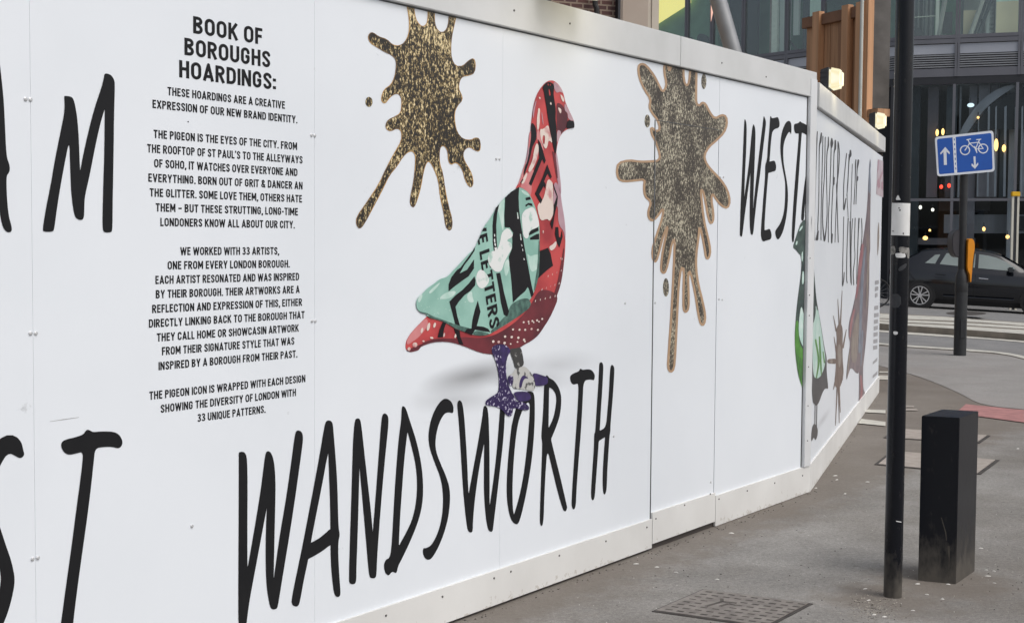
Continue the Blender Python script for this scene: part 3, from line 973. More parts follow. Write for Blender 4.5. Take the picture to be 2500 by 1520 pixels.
def seg_poly(a, b, w, e0=0.0, e1=0.0):
    dx, dy = b[0] - a[0], b[1] - a[1]
    l = math.hypot(dx, dy) or 1e-9
    dx, dy = dx / l, dy / l
    nx, ny = -dy * w / 2, dx * w / 2
    a = (a[0] - dx * e0, a[1] - dy * e0); b = (b[0] + dx * e1, b[1] + dy * e1)
    return [(a[0] + nx, a[1] + ny), (a[0] - nx, a[1] - ny), (b[0] - nx, b[1] - ny), (b[0] + nx, b[1] + ny)]
GLP = {}
for ch, (w, sts) in GLY.items():
    th = TH * (1.15 if ch in '.:,' else 1)
    ps = []
    for s in sts:
        for i in range(len(s) - 1):
            if math.hypot(s[i + 1][0] - s[i][0], s[i + 1][1] - s[i][1]) < 1e-6: continue
            ps.append(seg_poly(s[i], s[i + 1], th))
            if i: ps.append(ell(s[i][0], s[i][1], th / 2, th / 2, 12))
    if ch in 'AVWNM':     # flat tops and feet
        ps = ps
    GLP[ch] = (w, ps)
def text_polys(s, gap=.105, space=.27):
    x, out = 0.0, []
    for ch in s:
        if ch == ' ':
            x += space; continue
        w, ps = GLP[ch]
        out += [[(p[0] + x, p[1]) for p in poly] for poly in ps]
        x += w + gap
    return out, x - gap
zt = Z(0, 0, 2.4975); zt2 = Z(0, 500, 2.4975)
def text_line(s, l, r, cap, zz, off):
    (xl, yl), (xr, yr) = zz([l, r])
    ul, vl = W1.hit(xl, yl, off); ur, vr = W1.hit(xr, yr, off)
    ps, w = text_polys(s)
    sx = (ur - ul) / w; v = (vl + vr) / 2
    out = []
    for poly in ps:
        out.append([(ul + p[0] * sx, v + p[1] * cap) for p in poly])
    return out
def cap_h(x, y0, y1, zz):
    (a, b), (c, d) = zz([(x, y0), (x, y1)])
    return W1.hit(a, b, BF)[1] - W1.hit(c, d, BF)[1]
CAP = cap_h(945, 795, 846, zt)
CAPH = cap_h(1180, 102, 207, zt)
head = [("BOOK OF", (1178, 207), (1600, 271), zt), ("BOROUGHS", (1125, 338), (1648, 412), zt), ("HOARDINGS:", (1093, 472), (1682, 550), zt)]
paras = [
 [("THESE HOARDINGS ARE A CREATIVE", (1022, 584), (1738, 662), zt), ("EXPRESSION OF OUR NEW BRAND IDENTITY.", (930, 660), (1813, 752), zt)],
 [("THE PIGEON IS THE EYES OF THE CITY. FROM", (937, 845), (1812, 912), zt), ("THE ROOFTOP OF ST PAUL'S TO THE ALLEYWAYS", (898, 930), (1845, 997), zt),
  ("OF SOHO, IT WATCHES OVER EVERYONE AND", (940, 1020), (1814, 1074), zt), ("EVERYTHING. BORN OUT OF GRIT & DANCER AN", (905, 1108), (1845, 1155), zt),
  ("THE GLITTER. SOME LOVE THEM, OTHERS HATE", (913, 1199), (1842, 1234), zt), ("THEM ~ BUT THESE STRUTTING, LONG-TIME", (950, 1291), (1817, 1312), zt),
  ("LONDONERS KNOW ALL ABOUT OUR CITY.", (978, 1380), (1797, 1391), zt)],
 [("WE WORKED WITH 33 ARTISTS,", (1100, 307), (1702, 303), zt2), ("ONE FROM EVERY LONDON BOROUGH.", (1022, 395), (1767, 380), zt2),
  ("EACH ARTIST RESONATED AND WAS INSPIRED", (948, 485), (1824, 457), zt2), ("BY THEIR BOROUGH. THEIR ARTWORKS ARE A", (950, 573), (1827, 534), zt2),
  ("REFLECTION AND EXPRESSION OF THIS, EITHER", (928, 662), (1842, 612), zt2), ("DIRECTLY LINKING BACK TO THE BOROUGH THAT", (908, 752), (1857, 688), zt2),
  ("THEY CALL HOME OR SHOWCASIN ARTWORK", (957, 837), (1822, 768), zt2), ("FROM THEIR SIGNATURE STYLE THAT WAS", (988, 920), (1795, 847), zt2),
  ("INSPIRED BY A BOROUGH FROM THEIR PAST.", (967, 1011), (1813, 926), zt2)],
 [("THE PIGEON ICON IS WRAPPED WITH EACH DESIGN", (911, 1190), (1862, 1077), zt2), ("SHOWING THE DIVERSITY OF LONDON WITH", (980, 1270), (1805, 1161), zt2),
  ("33 UNIQUE PATTERNS.", (1205, 1321), (1619, 1267), zt2)]]
def text_part(name, rows, cap):
    """letters of one block: every glyph is outlined once, then set along its row"""
    vs, fs = [], []
    off = k_off(1)
    o_ = wloc(h1)
    cache = {}
    for s, l, r, zz in rows:
        (xl, yl), (xr, yr) = zz([l, r])
        ul, vl = W1.hit(xl, yl, off); ur, vr = W1.hit(xr, yr, off)
        _, w = text_polys(s)
        sx = (ur - ul) / w; v = (vl + vr) / 2
        x = 0.0
        for ch in s:
            if ch == ' ':
                x += .27; continue
            if ch not in cache:
                cache[ch] = union2d(GLP[ch][1])
            V, T = cache[ch]
            b = len(vs)
            vs += [tuple(W1.pt(ul + (x + p[0]) * sx, v + p[1] * cap, off) - o_) for p in V]
            fs += [tuple(b + i for i in t) for t in T]
            x += GLP[ch][0] + .105
    me = bpy.data.meshes.new(name)
    me.from_pydata(vs, [], fs)
    return link(name, me, M['ink'], h1)
text_part('heading_text', head, CAPH)
for rows in paras:
    text_part('paragraph_text', rows, CAP)
printed('ink_dot', [ell(459.5, 297.5, 1.6, 1.6, 10)], W1, k_off(1), M['ink'], h1)
z2b = Z(0, 1000, 2.881)
printed('scuff_mark', brush(z2b([(350, 82, 1.5), (440, 68, 3.5), (555, 52, 2)]), False), W1, k_off(1), M['torn'], h1)

# --- large hand-brushed borough names
def letters(name, polys, wall, parent, mat='ink', neg=(), clip=(), k=2):
    return printed(name, [chaikin(p) for p in polys], wall, k_off(k), M[mat], parent, [chaikin(p) for p in neg], clip)
z8 = Z(0, 100, 2.996)
letters('borough_name', [z8(p) for p in (
    [(-60, 60), (-20, 80), (0, 170), (14, 300), (28, 440), (36, 600), (44, 780), (52, 860), (70, 905), (73, 945), (62, 970), (48, 985), (48, 1080), (54, 1190), (66, 1290), (84, 1350), (88, 1385), (75, 1400), (52, 1398), (28, 1375), (10, 1320), (-5, 1240), (-14, 1090), (-20, 900), (-30, 600), (-45, 300)],
    sharp([(470, 403), (505, 404), (535, 416), (550, 470), (565, 560), (575, 680), (580, 800), (586, 952), (620, 780), (655, 630), (695, 480), (740, 350), (760, 275), (763, 241), (785, 238), (815, 252), (836, 285), (841, 320), (835, 520), (832, 760), (828, 1000), (824, 1200), (823, 1390), (808, 1400), (765, 1401), (752, 1380), (750, 1290), (756, 1060), (764, 800), (767, 495), (735, 600), (695, 780), (655, 990), (622, 1130), (617, 1200), (616, 1290), (600, 1311), (570, 1305), (547, 1285), (530, 1190), (520, 1080), (513, 900), (508, 725), (480, 860), (450, 1020), (420, 1200), (398, 1370), (388, 1396), (320, 1395), (312, 1378), (335, 1230), (370, 1060), (400, 880), (440, 680), (475, 510)], (0, 7, 29, 40)))],
    W1, h1)
zS = Z(0, 1030, 3.056)
sb = []
for st in ([(150, 235, 62), (80, 165, 140), (-5, 225, 112), (-90, 420, 108), (-90, 640, 102), (-20, 880, 100), (45, 1080, 100), (54, 1220, 104), (0, 1420, 108), (-90, 1600, 110), (-170, 1660, 95)],):
    sb += brush(zS(st), True, 6, 14)
letters('borough_name', [], W1, h1) if False else None
stT = zS([(455, 175), (462, 145), (490, 128), (560, 112), (622, 92), (638, 64), (655, 54), (676, 62), (692, 74), (760, 67), (850, 70), (890, 92), (912, 130), (914, 165), (896, 190), (875, 194), (835, 182), (770, 184), (710, 195), (700, 290), (680, 480), (650, 720), (620, 930), (580, 1220), (550, 1460), (535, 1620), (440, 1620), (458, 1480), (490, 1240), (530, 960), (570, 650), (600, 430), (616, 300), (620, 220), (570, 232), (525, 243), (492, 236), (468, 210)])
printed('borough_name', sb + [chaikin(stT)], W1, k_off(2), M['ink'], h1)
z3 = Z(0, 1000, 2.881); z7 = Z(700, 950, 2.628); zp4 = Z(1020, 780, 5.7625); zTH = Z(1320, 860, 3.745)
Wl = sharp([(1680, 298), (1700, 292), (1722, 298), (1738, 330), (1742, 500), (1740, 800), (1741, 1115), (1800, 780), (1835, 560), (1855, 400), (1868, 300), (1885, 286), (1908, 300), (1928, 360), (1938, 480), (1938, 600), (1932, 850), (1925, 1195), (1965, 900), (2010, 640), (2045, 400), (2068, 220), (2080, 150), (2098, 142), (2122, 152), (2134, 190), (2122, 290), (2085, 560), (2040, 860), (1990, 1160), (1958, 1360), (1950, 1395), (1925, 1403), (1902, 1392), (1885, 1310), (1872, 1200), (1868, 1000), (1872, 800), (1878, 682), (1850, 830), (1800, 1100), (1760, 1310), (1740, 1450), (1733, 1520), (1705, 1540), (1680, 1520), (1676, 1440), (1678, 1000), (1680, 600)], (0, 6, 17, 38))
A1 = [(250, 205), (268, 196), (290, 205), (298, 230), (290, 330), (267, 395), (220, 650), (180, 850), (155, 980), (140, 1085), (110, 1220), (85, 1360), (75, 1388), (55, 1392), (35, 1380), (30, 1350), (60, 1200), (100, 1010), (140, 800), (180, 590), (215, 400), (238, 260)]
A2 = [(250, 205), (270, 196), (295, 210), (303, 300), (315, 450), (325, 600), (330, 800), (333, 890), (342, 930), (332, 970), (330, 1050), (338, 1200), (346, 1300), (342, 1325), (325, 1332), (305, 1315), (292, 1220), (283, 1100), (281, 995), (281, 890), (278, 700), (270, 500), (267, 395), (250, 300)]
A3 = sharp([(148, 985), (200, 960), (250, 920), (281, 890), (330, 890), (342, 930), (325, 980), (281, 995), (230, 1035), (180, 1065), (136, 1088)], (0, 10))
Nl = sharp([(437, 192), (455, 184), (472, 190), (482, 250), (500, 420), (525, 640), (545, 820), (552, 918), (570, 700), (590, 430), (605, 230), (612, 165), (625, 151), (645, 160), (655, 190), (648, 280), (625, 500), (600, 800), (580, 1080), (576, 1195), (565, 1210), (545, 1210), (530, 1200), (520, 1100), (500, 860), (480, 640), (467, 495), (462, 700), (455, 950), (447, 1150), (447, 1235), (430, 1250), (405, 1243), (399, 1225), (405, 1000), (415, 700), (422, 450), (426, 320)], (7, 26))
Dl = [(738, 112), (748, 105), (765, 120), (790, 200), (830, 320), (862, 460), (877, 600), (872, 740), (840, 860), (790, 980), (740, 1085), (715, 1130), (705, 1180), (685, 1168), (672, 1170), (655, 1195), (630, 1175), (622, 1120), (640, 1085), (655, 1085), (670, 1045), (680, 900), (690, 700), (705, 480), (720, 300), (735, 200)]
Dh = sharp([(775, 270), (800, 360), (828, 480), (838, 600), (832, 720), (805, 840), (760, 930), (720, 1002), (725, 860), (740, 640), (755, 440)], (0, 7))
Sl = [(1068, 155), (1072, 120), (1060, 80), (1030, 58), (1000, 62), (960, 110), (925, 190), (908, 290), (915, 370), (950, 470), (990, 570), (1005, 680), (1000, 800), (975, 910), (930, 1000), (890, 1018), (876, 1015), (873, 1045), (885, 1080), (908, 1094), (935, 1080), (985, 990), (1030, 860), (1048, 740), (1048, 640), (1025, 560), (985, 470), (955, 390), (955, 310), (975, 220), (1010, 155), (1040, 145)]
W2l = sharp([(1095, 80), (1110, 66), (1128, 85), (1140, 180), (1155, 400), (1167, 675), (1195, 520), (1230, 330), (1255, 180), (1262, 110), (1275, 102), (1293, 125), (1300, 300), (1302, 500), (1302, 750), (1330, 560), (1350, 380), (1362, 220), (1370, 100), (1385, 90), (1402, 110), (1400, 160), (1390, 330), (1368, 520), (1345, 720), (1325, 880), (1322, 910), (1305, 912), (1290, 895), (1275, 800), (1265, 650), (1266, 500), (1267, 343), (1235, 500), (1205, 720), (1195, 850), (1194, 910), (1182, 918), (1162, 908), (1150, 830), (1132, 650), (1120, 450), (1108, 250), (1095, 120)], (5, 14, 32))
Ol = [(1440, 250), (1415, 500), (1410, 680), (1425, 790), (1445, 845), (1470, 865), (1488, 860), (1510, 790), (1545, 630), (1575, 440), (1590, 250), (1593, 100), (1588, 30), (1575, 12), (1540, 12), (1500, 40), (1470, 120), (1450, 200)]
Oh = sharp([(1505, 150), (1535, 90), (1555, 80), (1562, 120), (1545, 350), (1520, 560), (1485, 720), (1458, 802), (1450, 760), (1448, 600), (1460, 400), (1480, 230)], (7,))
Rl = sharp([(5, 770), (22, 560), (30, 330), (34, 270), (48, 206), (66, 212), (76, 232), (120, 252), (162, 310), (186, 380), (190, 450), (180, 560), (150, 660), (95, 792), (130, 940), (190, 1180), (240, 1400), (243, 1420), (230, 1452), (215, 1448), (200, 1425), (150, 1250), (100, 1040), (60, 875), (45, 1100), (32, 1350), (28, 1520), (15, 1590), (-5, 1570), (-8, 1500), (2, 1200), (14, 900), (14, 810)], (13, 24))
Rh = sharp([(72, 692), (78, 318), (110, 335), (138, 380), (144, 440), (130, 540), (108, 620)], (0, 1))
Tl = [(268, 235), (272, 210), (300, 190), (350, 172), (358, 150), (368, 147), (382, 160), (430, 152), (465, 158), (490, 190), (497, 220), (488, 252), (478, 252), (450, 245), (392, 258), (385, 420), (370, 700), (350, 950), (335, 1150), (326, 1290), (322, 1400), (305, 1438), (288, 1420), (282, 1380), (292, 1200), (305, 1000), (322, 750), (340, 470), (348, 282), (320, 288), (298, 294), (278, 275)]
Hl = sharp([(535, 100), (552, 86), (568, 96), (574, 130), (566, 300), (550, 540), (540, 715), (598, 682), (610, 540), (625, 360), (632, 200), (640, 120), (655, 110), (672, 130), (675, 170), (662, 380), (645, 580), (638, 680), (638, 715), (628, 780), (620, 920), (610, 1060), (606, 1200), (600, 1270), (586, 1300), (572, 1285), (566, 1180), (572, 1000), (590, 770), (532, 808), (520, 980), (505, 1180), (495, 1320), (478, 1356), (462, 1330), (462, 1240), (475, 1050), (488, 860), (490, 740), (500, 728), (512, 520), (528, 280), (534, 150)], (6, 28, 29))
letters('borough_name', [z3(Wl)] + [z7(p) for p in (A1, A2, A3, Nl, Dl, Sl, W2l, Ol)] + [zTH(Rl), zTH(Tl), zTH(Hl)], W1, h1,
        neg=[z7(Dh), z7(Oh), zTH(Rh)])
zW = Z(1790, 270, 4.28)
WE = [
 sharp([(118, 95), (124, 88), (140, 130), (142, 250), (135, 450), (122, 700), (116, 910), (140, 740), (165, 560), (180, 400), (195, 220), (207, 150), (215, 143), (230, 180), (234, 260), (228, 450), (218, 700), (208, 1040), (230, 820), (255, 600), (280, 380), (305, 180), (318, 62), (325, 60), (345, 120), (338, 190), (310, 420), (280, 680), (250, 900), (225, 1130), (210, 1290), (195, 1300), (182, 1285), (172, 1180), (175, 900), (182, 640), (160, 800), (135, 990), (115, 1140), (105, 1230), (95, 1310), (85, 1320), (70, 1305), (70, 1260), (78, 1000), (92, 700), (105, 400), (112, 200)], (6, 17, 35)),
 sharp([(388, 60), (396, 58), (402, 82), (440, 75), (465, 66), (478, 90), (487, 140), (480, 180), (440, 190), (412, 215), (402, 260), (390, 400), (380, 535), (400, 528), (432, 522), (445, 550), (450, 590), (445, 630), (410, 640), (368, 652), (355, 800), (340, 1000), (330, 1150), (328, 1248), (350, 1245), (380, 1232), (395, 1260), (403, 1305), (395, 1345), (350, 1355), (312, 1370), (295, 1335), (288, 1280), (300, 1120), (318, 880), (335, 690), (335, 560), (355, 520), (365, 350), (380, 180), (385, 100)], (12, 19, 23)),
 [(605, 255), (610, 200), (608, 140), (595, 112), (575, 107), (550, 125), (520, 190), (500, 270), (492, 380), (500, 500), (520, 620), (545, 740), (545, 900), (535, 1040), (510, 1140), (480, 1200), (445, 1245), (438, 1275), (450, 1325), (465, 1348), (485, 1335), (520, 1270), (550, 1150), (568, 1020), (575, 880), (565, 760), (545, 650), (525, 530), (522, 400), (535, 320), (560, 260), (585, 218), (598, 235)],
 sharp([(635, 165), (640, 140), (670, 135), (690, 125), (698, 110), (712, 125), (750, 140), (800, 175), (800, 280), (745, 240), (718, 230), (708, 350), (695, 550), (678, 800), (658, 1050), (642, 1280), (636, 1350), (628, 1380), (615, 1365), (612, 1300), (622, 1080), (640, 830), (660, 580), (680, 350), (686, 238), (655, 242), (640, 220)], (10, 24)),
 [(800, 560), (790, 720), (765, 820), (752, 960), (742, 1100), (738, 1150), (710, 1150), (715, 1050), (730, 900), (745, 770), (770, 600)]]
letters('borough_name', [zW(p) for p in WE], W1, h1, clip=clip1)

# --- paint splats
def splat(outline, drops, zz, mat, rim, rw, clip, parent, name='paint_splat_print'):
    o = chaikin(zz(outline), 1)
    pieces = []
    n = len(o)
    for i in range(n):
        a, b = o[i], o[(i + 1) % n]
        pieces.append(hull(ell(a[0], a[1], rw / 2, rw / 2, 8) + ell(b[0], b[1], rw / 2, rw / 2, 8)))
    base = printed(name, [o] + [chaikin(zz(d), 1) for d in drops], W1, k_off(1), M[mat], parent, (), clip)
    big = pieces
    printed('splat_rim', big, W1, k_off(2), M[rim], base, (), clip)
    return base
SP1 = [(352, 10), (400, 10), (405, 90), (420, 135), (450, 165), (475, 155), (487, 120), (487, 30), (530, 30), (525, 120), (535, 170), (560, 200), (590, 195), (610, 160), (620, 60), (668, 60), (645, 160), (632, 220), (625, 290), (630, 360), (655, 405), (700, 405), (735, 370), (765, 355), (778, 390), (770, 445), (740, 460), (700, 465), (680, 490), (672, 540), (690, 575), (698, 610), (665, 645), (648, 690), (650, 750), (665, 810), (700, 850), (750, 855), (775, 840), (800, 845), (808, 890), (800, 925), (770, 915), (745, 895), (715, 905), (698, 940), (710, 985), (745, 1040), (762, 1090), (760, 1135), (740, 1140), (715, 1100), (700, 1040), (675, 1000), (650, 990), (630, 1005), (612, 985), (608, 920), (590, 890), (565, 890), (555, 930), (558, 1000), (578, 1060), (590, 1150), (610, 1250), (635, 1340), (632, 1395), (615, 1405), (595, 1380), (585, 1300), (562, 1200), (552, 1100), (525, 1030), (500, 985), (480, 985), (460, 1040), (445, 1130), (430, 1190), (410, 1250), (395, 1265), (378, 1240), (380, 1200), (400, 1110), (410, 1010), (412, 950), (395, 920), (365, 925), (330, 960), (300, 1010), (250, 1070), (215, 1145), (160, 1250), (95, 1370), (70, 1395), (50, 1370), (52, 1320), (110, 1240), (190, 1120), (240, 1010), (290, 920), (325, 860), (328, 800), (300, 780), (260, 800), (235, 790), (228, 760), (245, 730), (290, 710), (320, 690), (328, 640), (325, 590), (300, 568), (270, 580), (245, 605), (225, 632), (205, 620), (203, 590), (220, 545), (260, 520), (285, 470), (295, 400), (290, 360), (265, 335), (225, 318), (180, 290), (135, 262), (122, 230), (130, 205), (150, 198), (185, 225), (235, 240), (270, 275), (310, 282), (345, 262), (370, 210), (375, 150), (368, 80)]
splat(SP1, [ell(127, 622, 22, 31)], Z(850, 0, 2.4975), 'gold', 'gold_rim', 1.9, clip1, h1)
SP2 = [(190, 110), (205, 98), (225, 105), (260, 150), (280, 190), (295, 220), (308, 205), (312, 180), (303, 140), (303, 100), (318, 100), (325, 135), (335, 100), (385, 100), (387, 170), (398, 195), (410, 180), (415, 110), (442, 110), (440, 220), (440, 270), (455, 280), (465, 265), (480, 270), (500, 310), (520, 335), (550, 318), (570, 325), (573, 360), (560, 395), (525, 430), (495, 455), (475, 490), (480, 520), (500, 550), (545, 595), (575, 640), (586, 690), (575, 720), (550, 710), (525, 680), (510, 655), (505, 680), (515, 745), (512, 780), (500, 785), (490, 750), (480, 690), (470, 645), (460, 640), (465, 700), (475, 780), (490, 840), (502, 900), (495, 935), (482, 935), (475, 880), (455, 790), (450, 850), (440, 920), (440, 985), (450, 1050), (468, 1120), (480, 1180), (475, 1220), (460, 1220), (450, 1180), (435, 1080), (415, 990), (405, 1000), (408, 1080), (408, 1150), (395, 1168), (385, 1155), (385, 1080), (388, 980), (375, 975), (365, 1050), (360, 1150), (355, 1250), (350, 1350), (345, 1410), (330, 1425), (318, 1405), (322, 1340), (332, 1200), (340, 1050), (345, 940), (348, 850), (335, 870), (325, 930), (310, 990), (298, 1000), (288, 985), (292, 930), (305, 860), (320, 790), (300, 830), (280, 910), (268, 950), (255, 945), (250, 900), (268, 840), (295, 760), (300, 715), (270, 760), (250, 775), (235, 760), (234, 730), (245, 700), (240, 685), (220, 670), (215, 630), (220, 595), (180, 600), (130, 605), (105, 595), (98, 560), (105, 525), (150, 513), (200, 520), (250, 518), (280, 515), (285, 490), (265, 430), (248, 400), (245, 370), (270, 390), (285, 380), (275, 340), (250, 310), (238, 285), (245, 250), (220, 215), (195, 160)]
splat(SP2, [ell(310, 1060, 13, 40), ell(473, 175, 11, 33), ell(230, 345, 12, 28)], Z(1450, 100, 1.7625), 'silver', 'silver_rim', 5.4, clip1, h1)

# --- the printed pigeon
za = Z(1150, 180, 4.993); zb = Z(1150, 440, 4.993); zc = Z(980, 600, 4.993)
def soft_print(name, box, spots, wall, off, parent):
    """one sheet of printed grey whose ink weakens outwards from each spot"""
    x0, y0, x1, y1 = box
    NX, NY = 72, 36
    o_ = wloc(parent)
    vs, ink = [], []
    for j in range(NY + 1):
        for i in range(NX + 1):
            x, y = x0 + (x1 - x0) * i / NX, y0 + (y1 - y0) * j / NY
            keep = 1.0
            for cx, cy, rx, ry, rot, amt in spots:
                dx, dy = x - cx, y - cy
                a = dx * math.cos(rot) + dy * math.sin(rot); b = -dx * math.sin(rot) + dy * math.cos(rot)
                r = math.hypot(a / rx, b / ry)
                keep *= 1 - amt * max(0.0, 1 - r) ** 1.15
            e = min(i, NX - i, j * 2, (NY - j) * 2) / 5
            vs.append(wall.pt(*wall.hit(x, y, off), off) - o_)
            ink.append((1 - keep) * min(1, e))
    fs = [(j * (NX + 1) + i, j * (NX + 1) + i + 1, (j + 1) * (NX + 1) + i + 1, (j + 1) * (NX + 1) + i) for j in range(NY) for i in range(NX)]
    me = bpy.data.meshes.new(name)
    me.from_pydata([tuple(v) for v in vs], [], fs)
    at = me.attributes.new('ink', 'FLOAT', 'POINT')
    at.data.foreach_set('value', ink)
    return link(name, me, M['shadow_ink'], parent)
soft_print('soft_shadow_print', (985, 830, 1495, 1030), [(1165, 915, 150, 42, -.22, .85), (1120, 925, 110, 34, -.2, .3), (1360, 890, 120, 40, -.10, .34), (1110, 975, 140, 40, -.04, .42), (1300, 930, 120, 30, 0, .45)], W1, k_off(.5), h1)
body = (za([(560, 1372), (600, 1280), (640, 1150), (680, 1020), (708, 860), (728, 660), (740, 540), (760, 400), (790, 280), (830, 200), (870, 150), (910, 105), (960, 82), (1010, 85), (1060, 125), (1100, 180), (1130, 250), (1148, 340), (1185, 430), (1225, 510), (1255, 580), (1260, 625), (1257, 660), (1257, 660), (1200, 668), (1140, 695), (1095, 745), (1070, 800), (1050, 880), (1040, 960), (1038, 1040), (1050, 1130), (1065, 1250), (1080, 1380)])
        + zb([(1100, 270), (1120, 370), (1140, 500), (1152, 650), (1150, 800), (1140, 950), (1125, 1080), (1110, 1190), (1085, 1300), (1050, 1400), (1010, 1498)])
        + zp4([(1790, 80), (1720, 190), (1640, 270), (1560, 320), (1490, 355), (1430, 400), (1300, 440), (1100, 485), (1050, 488), (960, 478), (880, 462), (780, 425), (660, 375), (540, 335), (430, 312), (320, 308), (210, 320), (110, 350), (0, 405)])
        + zc([(220, 1265), (180, 1280), (120, 1295), (80, 1285), (52, 1250), (50, 1200), (65, 1140), (110, 1070), (170, 1000), (240, 930), (310, 860), (500, 700), (800, 400)]))
pig = printed('pigeon_print', [chaikin(body)], W1, k_off(3), M['red'], h1)
def on(name, polys, mat, k, neg=(), smooth=True, split=True, inside=None):
    f = (lambda p: chaikin(p)) if smooth else (lambda p: p)
    if split:
        return [printed(name, [f(p)], W1, k_off(k), M[mat], pig, [f(p) for p in neg]) for p in polys][0]
    return printed(name, [f(p) for p in polys], W1, k_off(k), M[mat], pig, [f(p) for p in neg], (), inside)
# darker belly, pale flanks
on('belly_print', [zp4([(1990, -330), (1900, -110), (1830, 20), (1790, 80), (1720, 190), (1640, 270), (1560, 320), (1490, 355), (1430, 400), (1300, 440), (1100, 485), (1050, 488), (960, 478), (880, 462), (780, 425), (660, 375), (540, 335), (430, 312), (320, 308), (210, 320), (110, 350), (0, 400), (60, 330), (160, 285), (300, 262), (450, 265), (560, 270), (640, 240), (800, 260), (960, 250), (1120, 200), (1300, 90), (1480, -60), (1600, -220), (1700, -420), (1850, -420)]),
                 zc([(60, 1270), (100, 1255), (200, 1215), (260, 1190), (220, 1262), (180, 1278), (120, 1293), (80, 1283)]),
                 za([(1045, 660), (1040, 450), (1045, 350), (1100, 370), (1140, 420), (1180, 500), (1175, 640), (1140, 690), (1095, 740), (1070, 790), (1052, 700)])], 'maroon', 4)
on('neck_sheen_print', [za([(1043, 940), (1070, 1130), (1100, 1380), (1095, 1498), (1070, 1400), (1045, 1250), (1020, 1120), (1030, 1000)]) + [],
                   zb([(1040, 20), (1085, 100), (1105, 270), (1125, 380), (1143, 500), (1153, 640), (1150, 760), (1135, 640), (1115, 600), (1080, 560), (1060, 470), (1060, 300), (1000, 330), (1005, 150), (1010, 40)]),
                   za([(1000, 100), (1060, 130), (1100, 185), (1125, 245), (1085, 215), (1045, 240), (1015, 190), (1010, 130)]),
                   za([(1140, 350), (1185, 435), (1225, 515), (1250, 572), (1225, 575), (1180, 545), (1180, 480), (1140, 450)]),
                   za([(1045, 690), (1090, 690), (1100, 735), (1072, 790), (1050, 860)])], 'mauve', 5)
on('neck_pink_print', [za([(710, 720), (740, 680), (720, 900), (690, 1080), (640, 1240), (600, 1330), (565, 1370), (600, 1280), (640, 1150), (680, 1020), (700, 860)]),
                       za([(590, 1380), (640, 1300), (700, 1200), (780, 1150), (740, 1340), (740, 1440), (720, 1498), (690, 1450), (640, 1400)]),
                       za([(800, 690), (835, 690), (850, 780), (880, 900), (890, 960), (840, 840), (800, 800)]),
                       zc([(62, 1150), (110, 1075), (170, 1005), (240, 935), (310, 870), (330, 960), (260, 1060), (190, 1130), (130, 1170), (70, 1210)])], 'pink', 4.5)
on('cream_patch_print', [za(p) for p in (
    [(820, 415), (845, 430), (835, 520), (840, 580), (825, 690), (805, 685), (800, 560), (815, 470)],
    [(840, 670), (880, 680), (940, 615), (960, 700), (1000, 860), (945, 800), (930, 900), (905, 920), (870, 850), (845, 770)],
    [(800, 840), (822, 870), (827, 950), (790, 1090), (720, 1210), (690, 1180), (750, 1060), (770, 920)],
    [(680, 1190), (690, 1230), (640, 1350), (605, 1330)],
    [(1085, 240), (1140, 300), (1130, 355), (1100, 310)], [(1055, 405), (1100, 430), (1102, 480), (1082, 485)],
    [(825, 280), (850, 290), (845, 315), (830, 305)], [(958, 370), (975, 335), (985, 385)])] +
    [zb(p) for p in ([(930, -20), (985, 10), (1000, 60), (1000, 260), (1010, 400), (960, 505), (930, 465), (850, 500), (820, 400), (805, 300), (870, 250), (905, 150)],
    [(1040, 730), (1045, 800), (980, 870), (945, 810), (1000, 780)], [(875, 605), (890, 620), (882, 655), (872, 640)])], 'cream', 5.5,
    neg=[za([(885, 740), (905, 770), (895, 870), (875, 850), (868, 790)])])
on('black_marking_print', [za(p) for p in (
    [(870, 172), (905, 115), (950, 98), (1000, 120), (1015, 160), (1005, 250), (1020, 340), (1035, 440), (1030, 560), (1045, 660), (1045, 800), (1048, 880), (1030, 1000), (1005, 900), (975, 760), (955, 620), (935, 520), (920, 400), (900, 290), (885, 190)],
    [(738, 590), (780, 630), (800, 700), (797, 800), (770, 850), (745, 900), (720, 1020), (690, 1130), (640, 1260), (640, 1190), (680, 1060), (710, 920), (735, 780), (730, 680)],
    [(635, 1275), (640, 1290), (605, 1340), (600, 1325)],
    [(1158, 672), (1180, 555), (1225, 580), (1252, 572), (1262, 625), (1258, 658), (1258, 658), (1200, 668)])], 'pink_ink', 6,
    neg=[za([(945, 180), (965, 190), (975, 260), (955, 280)]), za([(958, 372), (975, 335), (988, 388)]), za(ell(943, 130, 9, 16)), za(ell(972, 134, 7, 13))])
on('black_letter_print', [za(p) for p in (
    [(820, 800), (850, 850), (912, 1060), (895, 1100), (870, 1040), (735, 1365), (705, 1340), (832, 1020), (825, 900)],
    [(930, 1105), (985, 1255), (970, 1280), (935, 1215), (890, 1310), (912, 1350), (905, 1395), (885, 1370), (832, 1470), (870, 1540), (850, 1585), (780, 1460), (870, 1270)])] +
    [zb(p) for p in ([(1000, 30), (1058, 200), (1052, 280), (1020, 420), (1000, 560), (992, 602), (965, 520), (998, 450), (1010, 300), (1046, 200), (1008, 100)],
    [(1030, 570), (1065, 570), (1072, 690), (1090, 700), (1110, 600), (1117, 690), (1078, 820), (1050, 760), (1025, 660)],
    [(840, 860), (940, 822), (970, 890), (1000, 1040), (920, 1100), (822, 1192), (838, 1000)])] +
    [zc(p) for p in ([(500, 935), (555, 915), (520, 1010), (505, 1112), (442, 1115), (465, 1020)], [(640, 1005), (710, 1035), (720, 1110), (755, 1200), (705, 1195), (670, 1090)])], 'pink_ink', 6, smooth=False)
dots = []
rnd = random.Random(3)
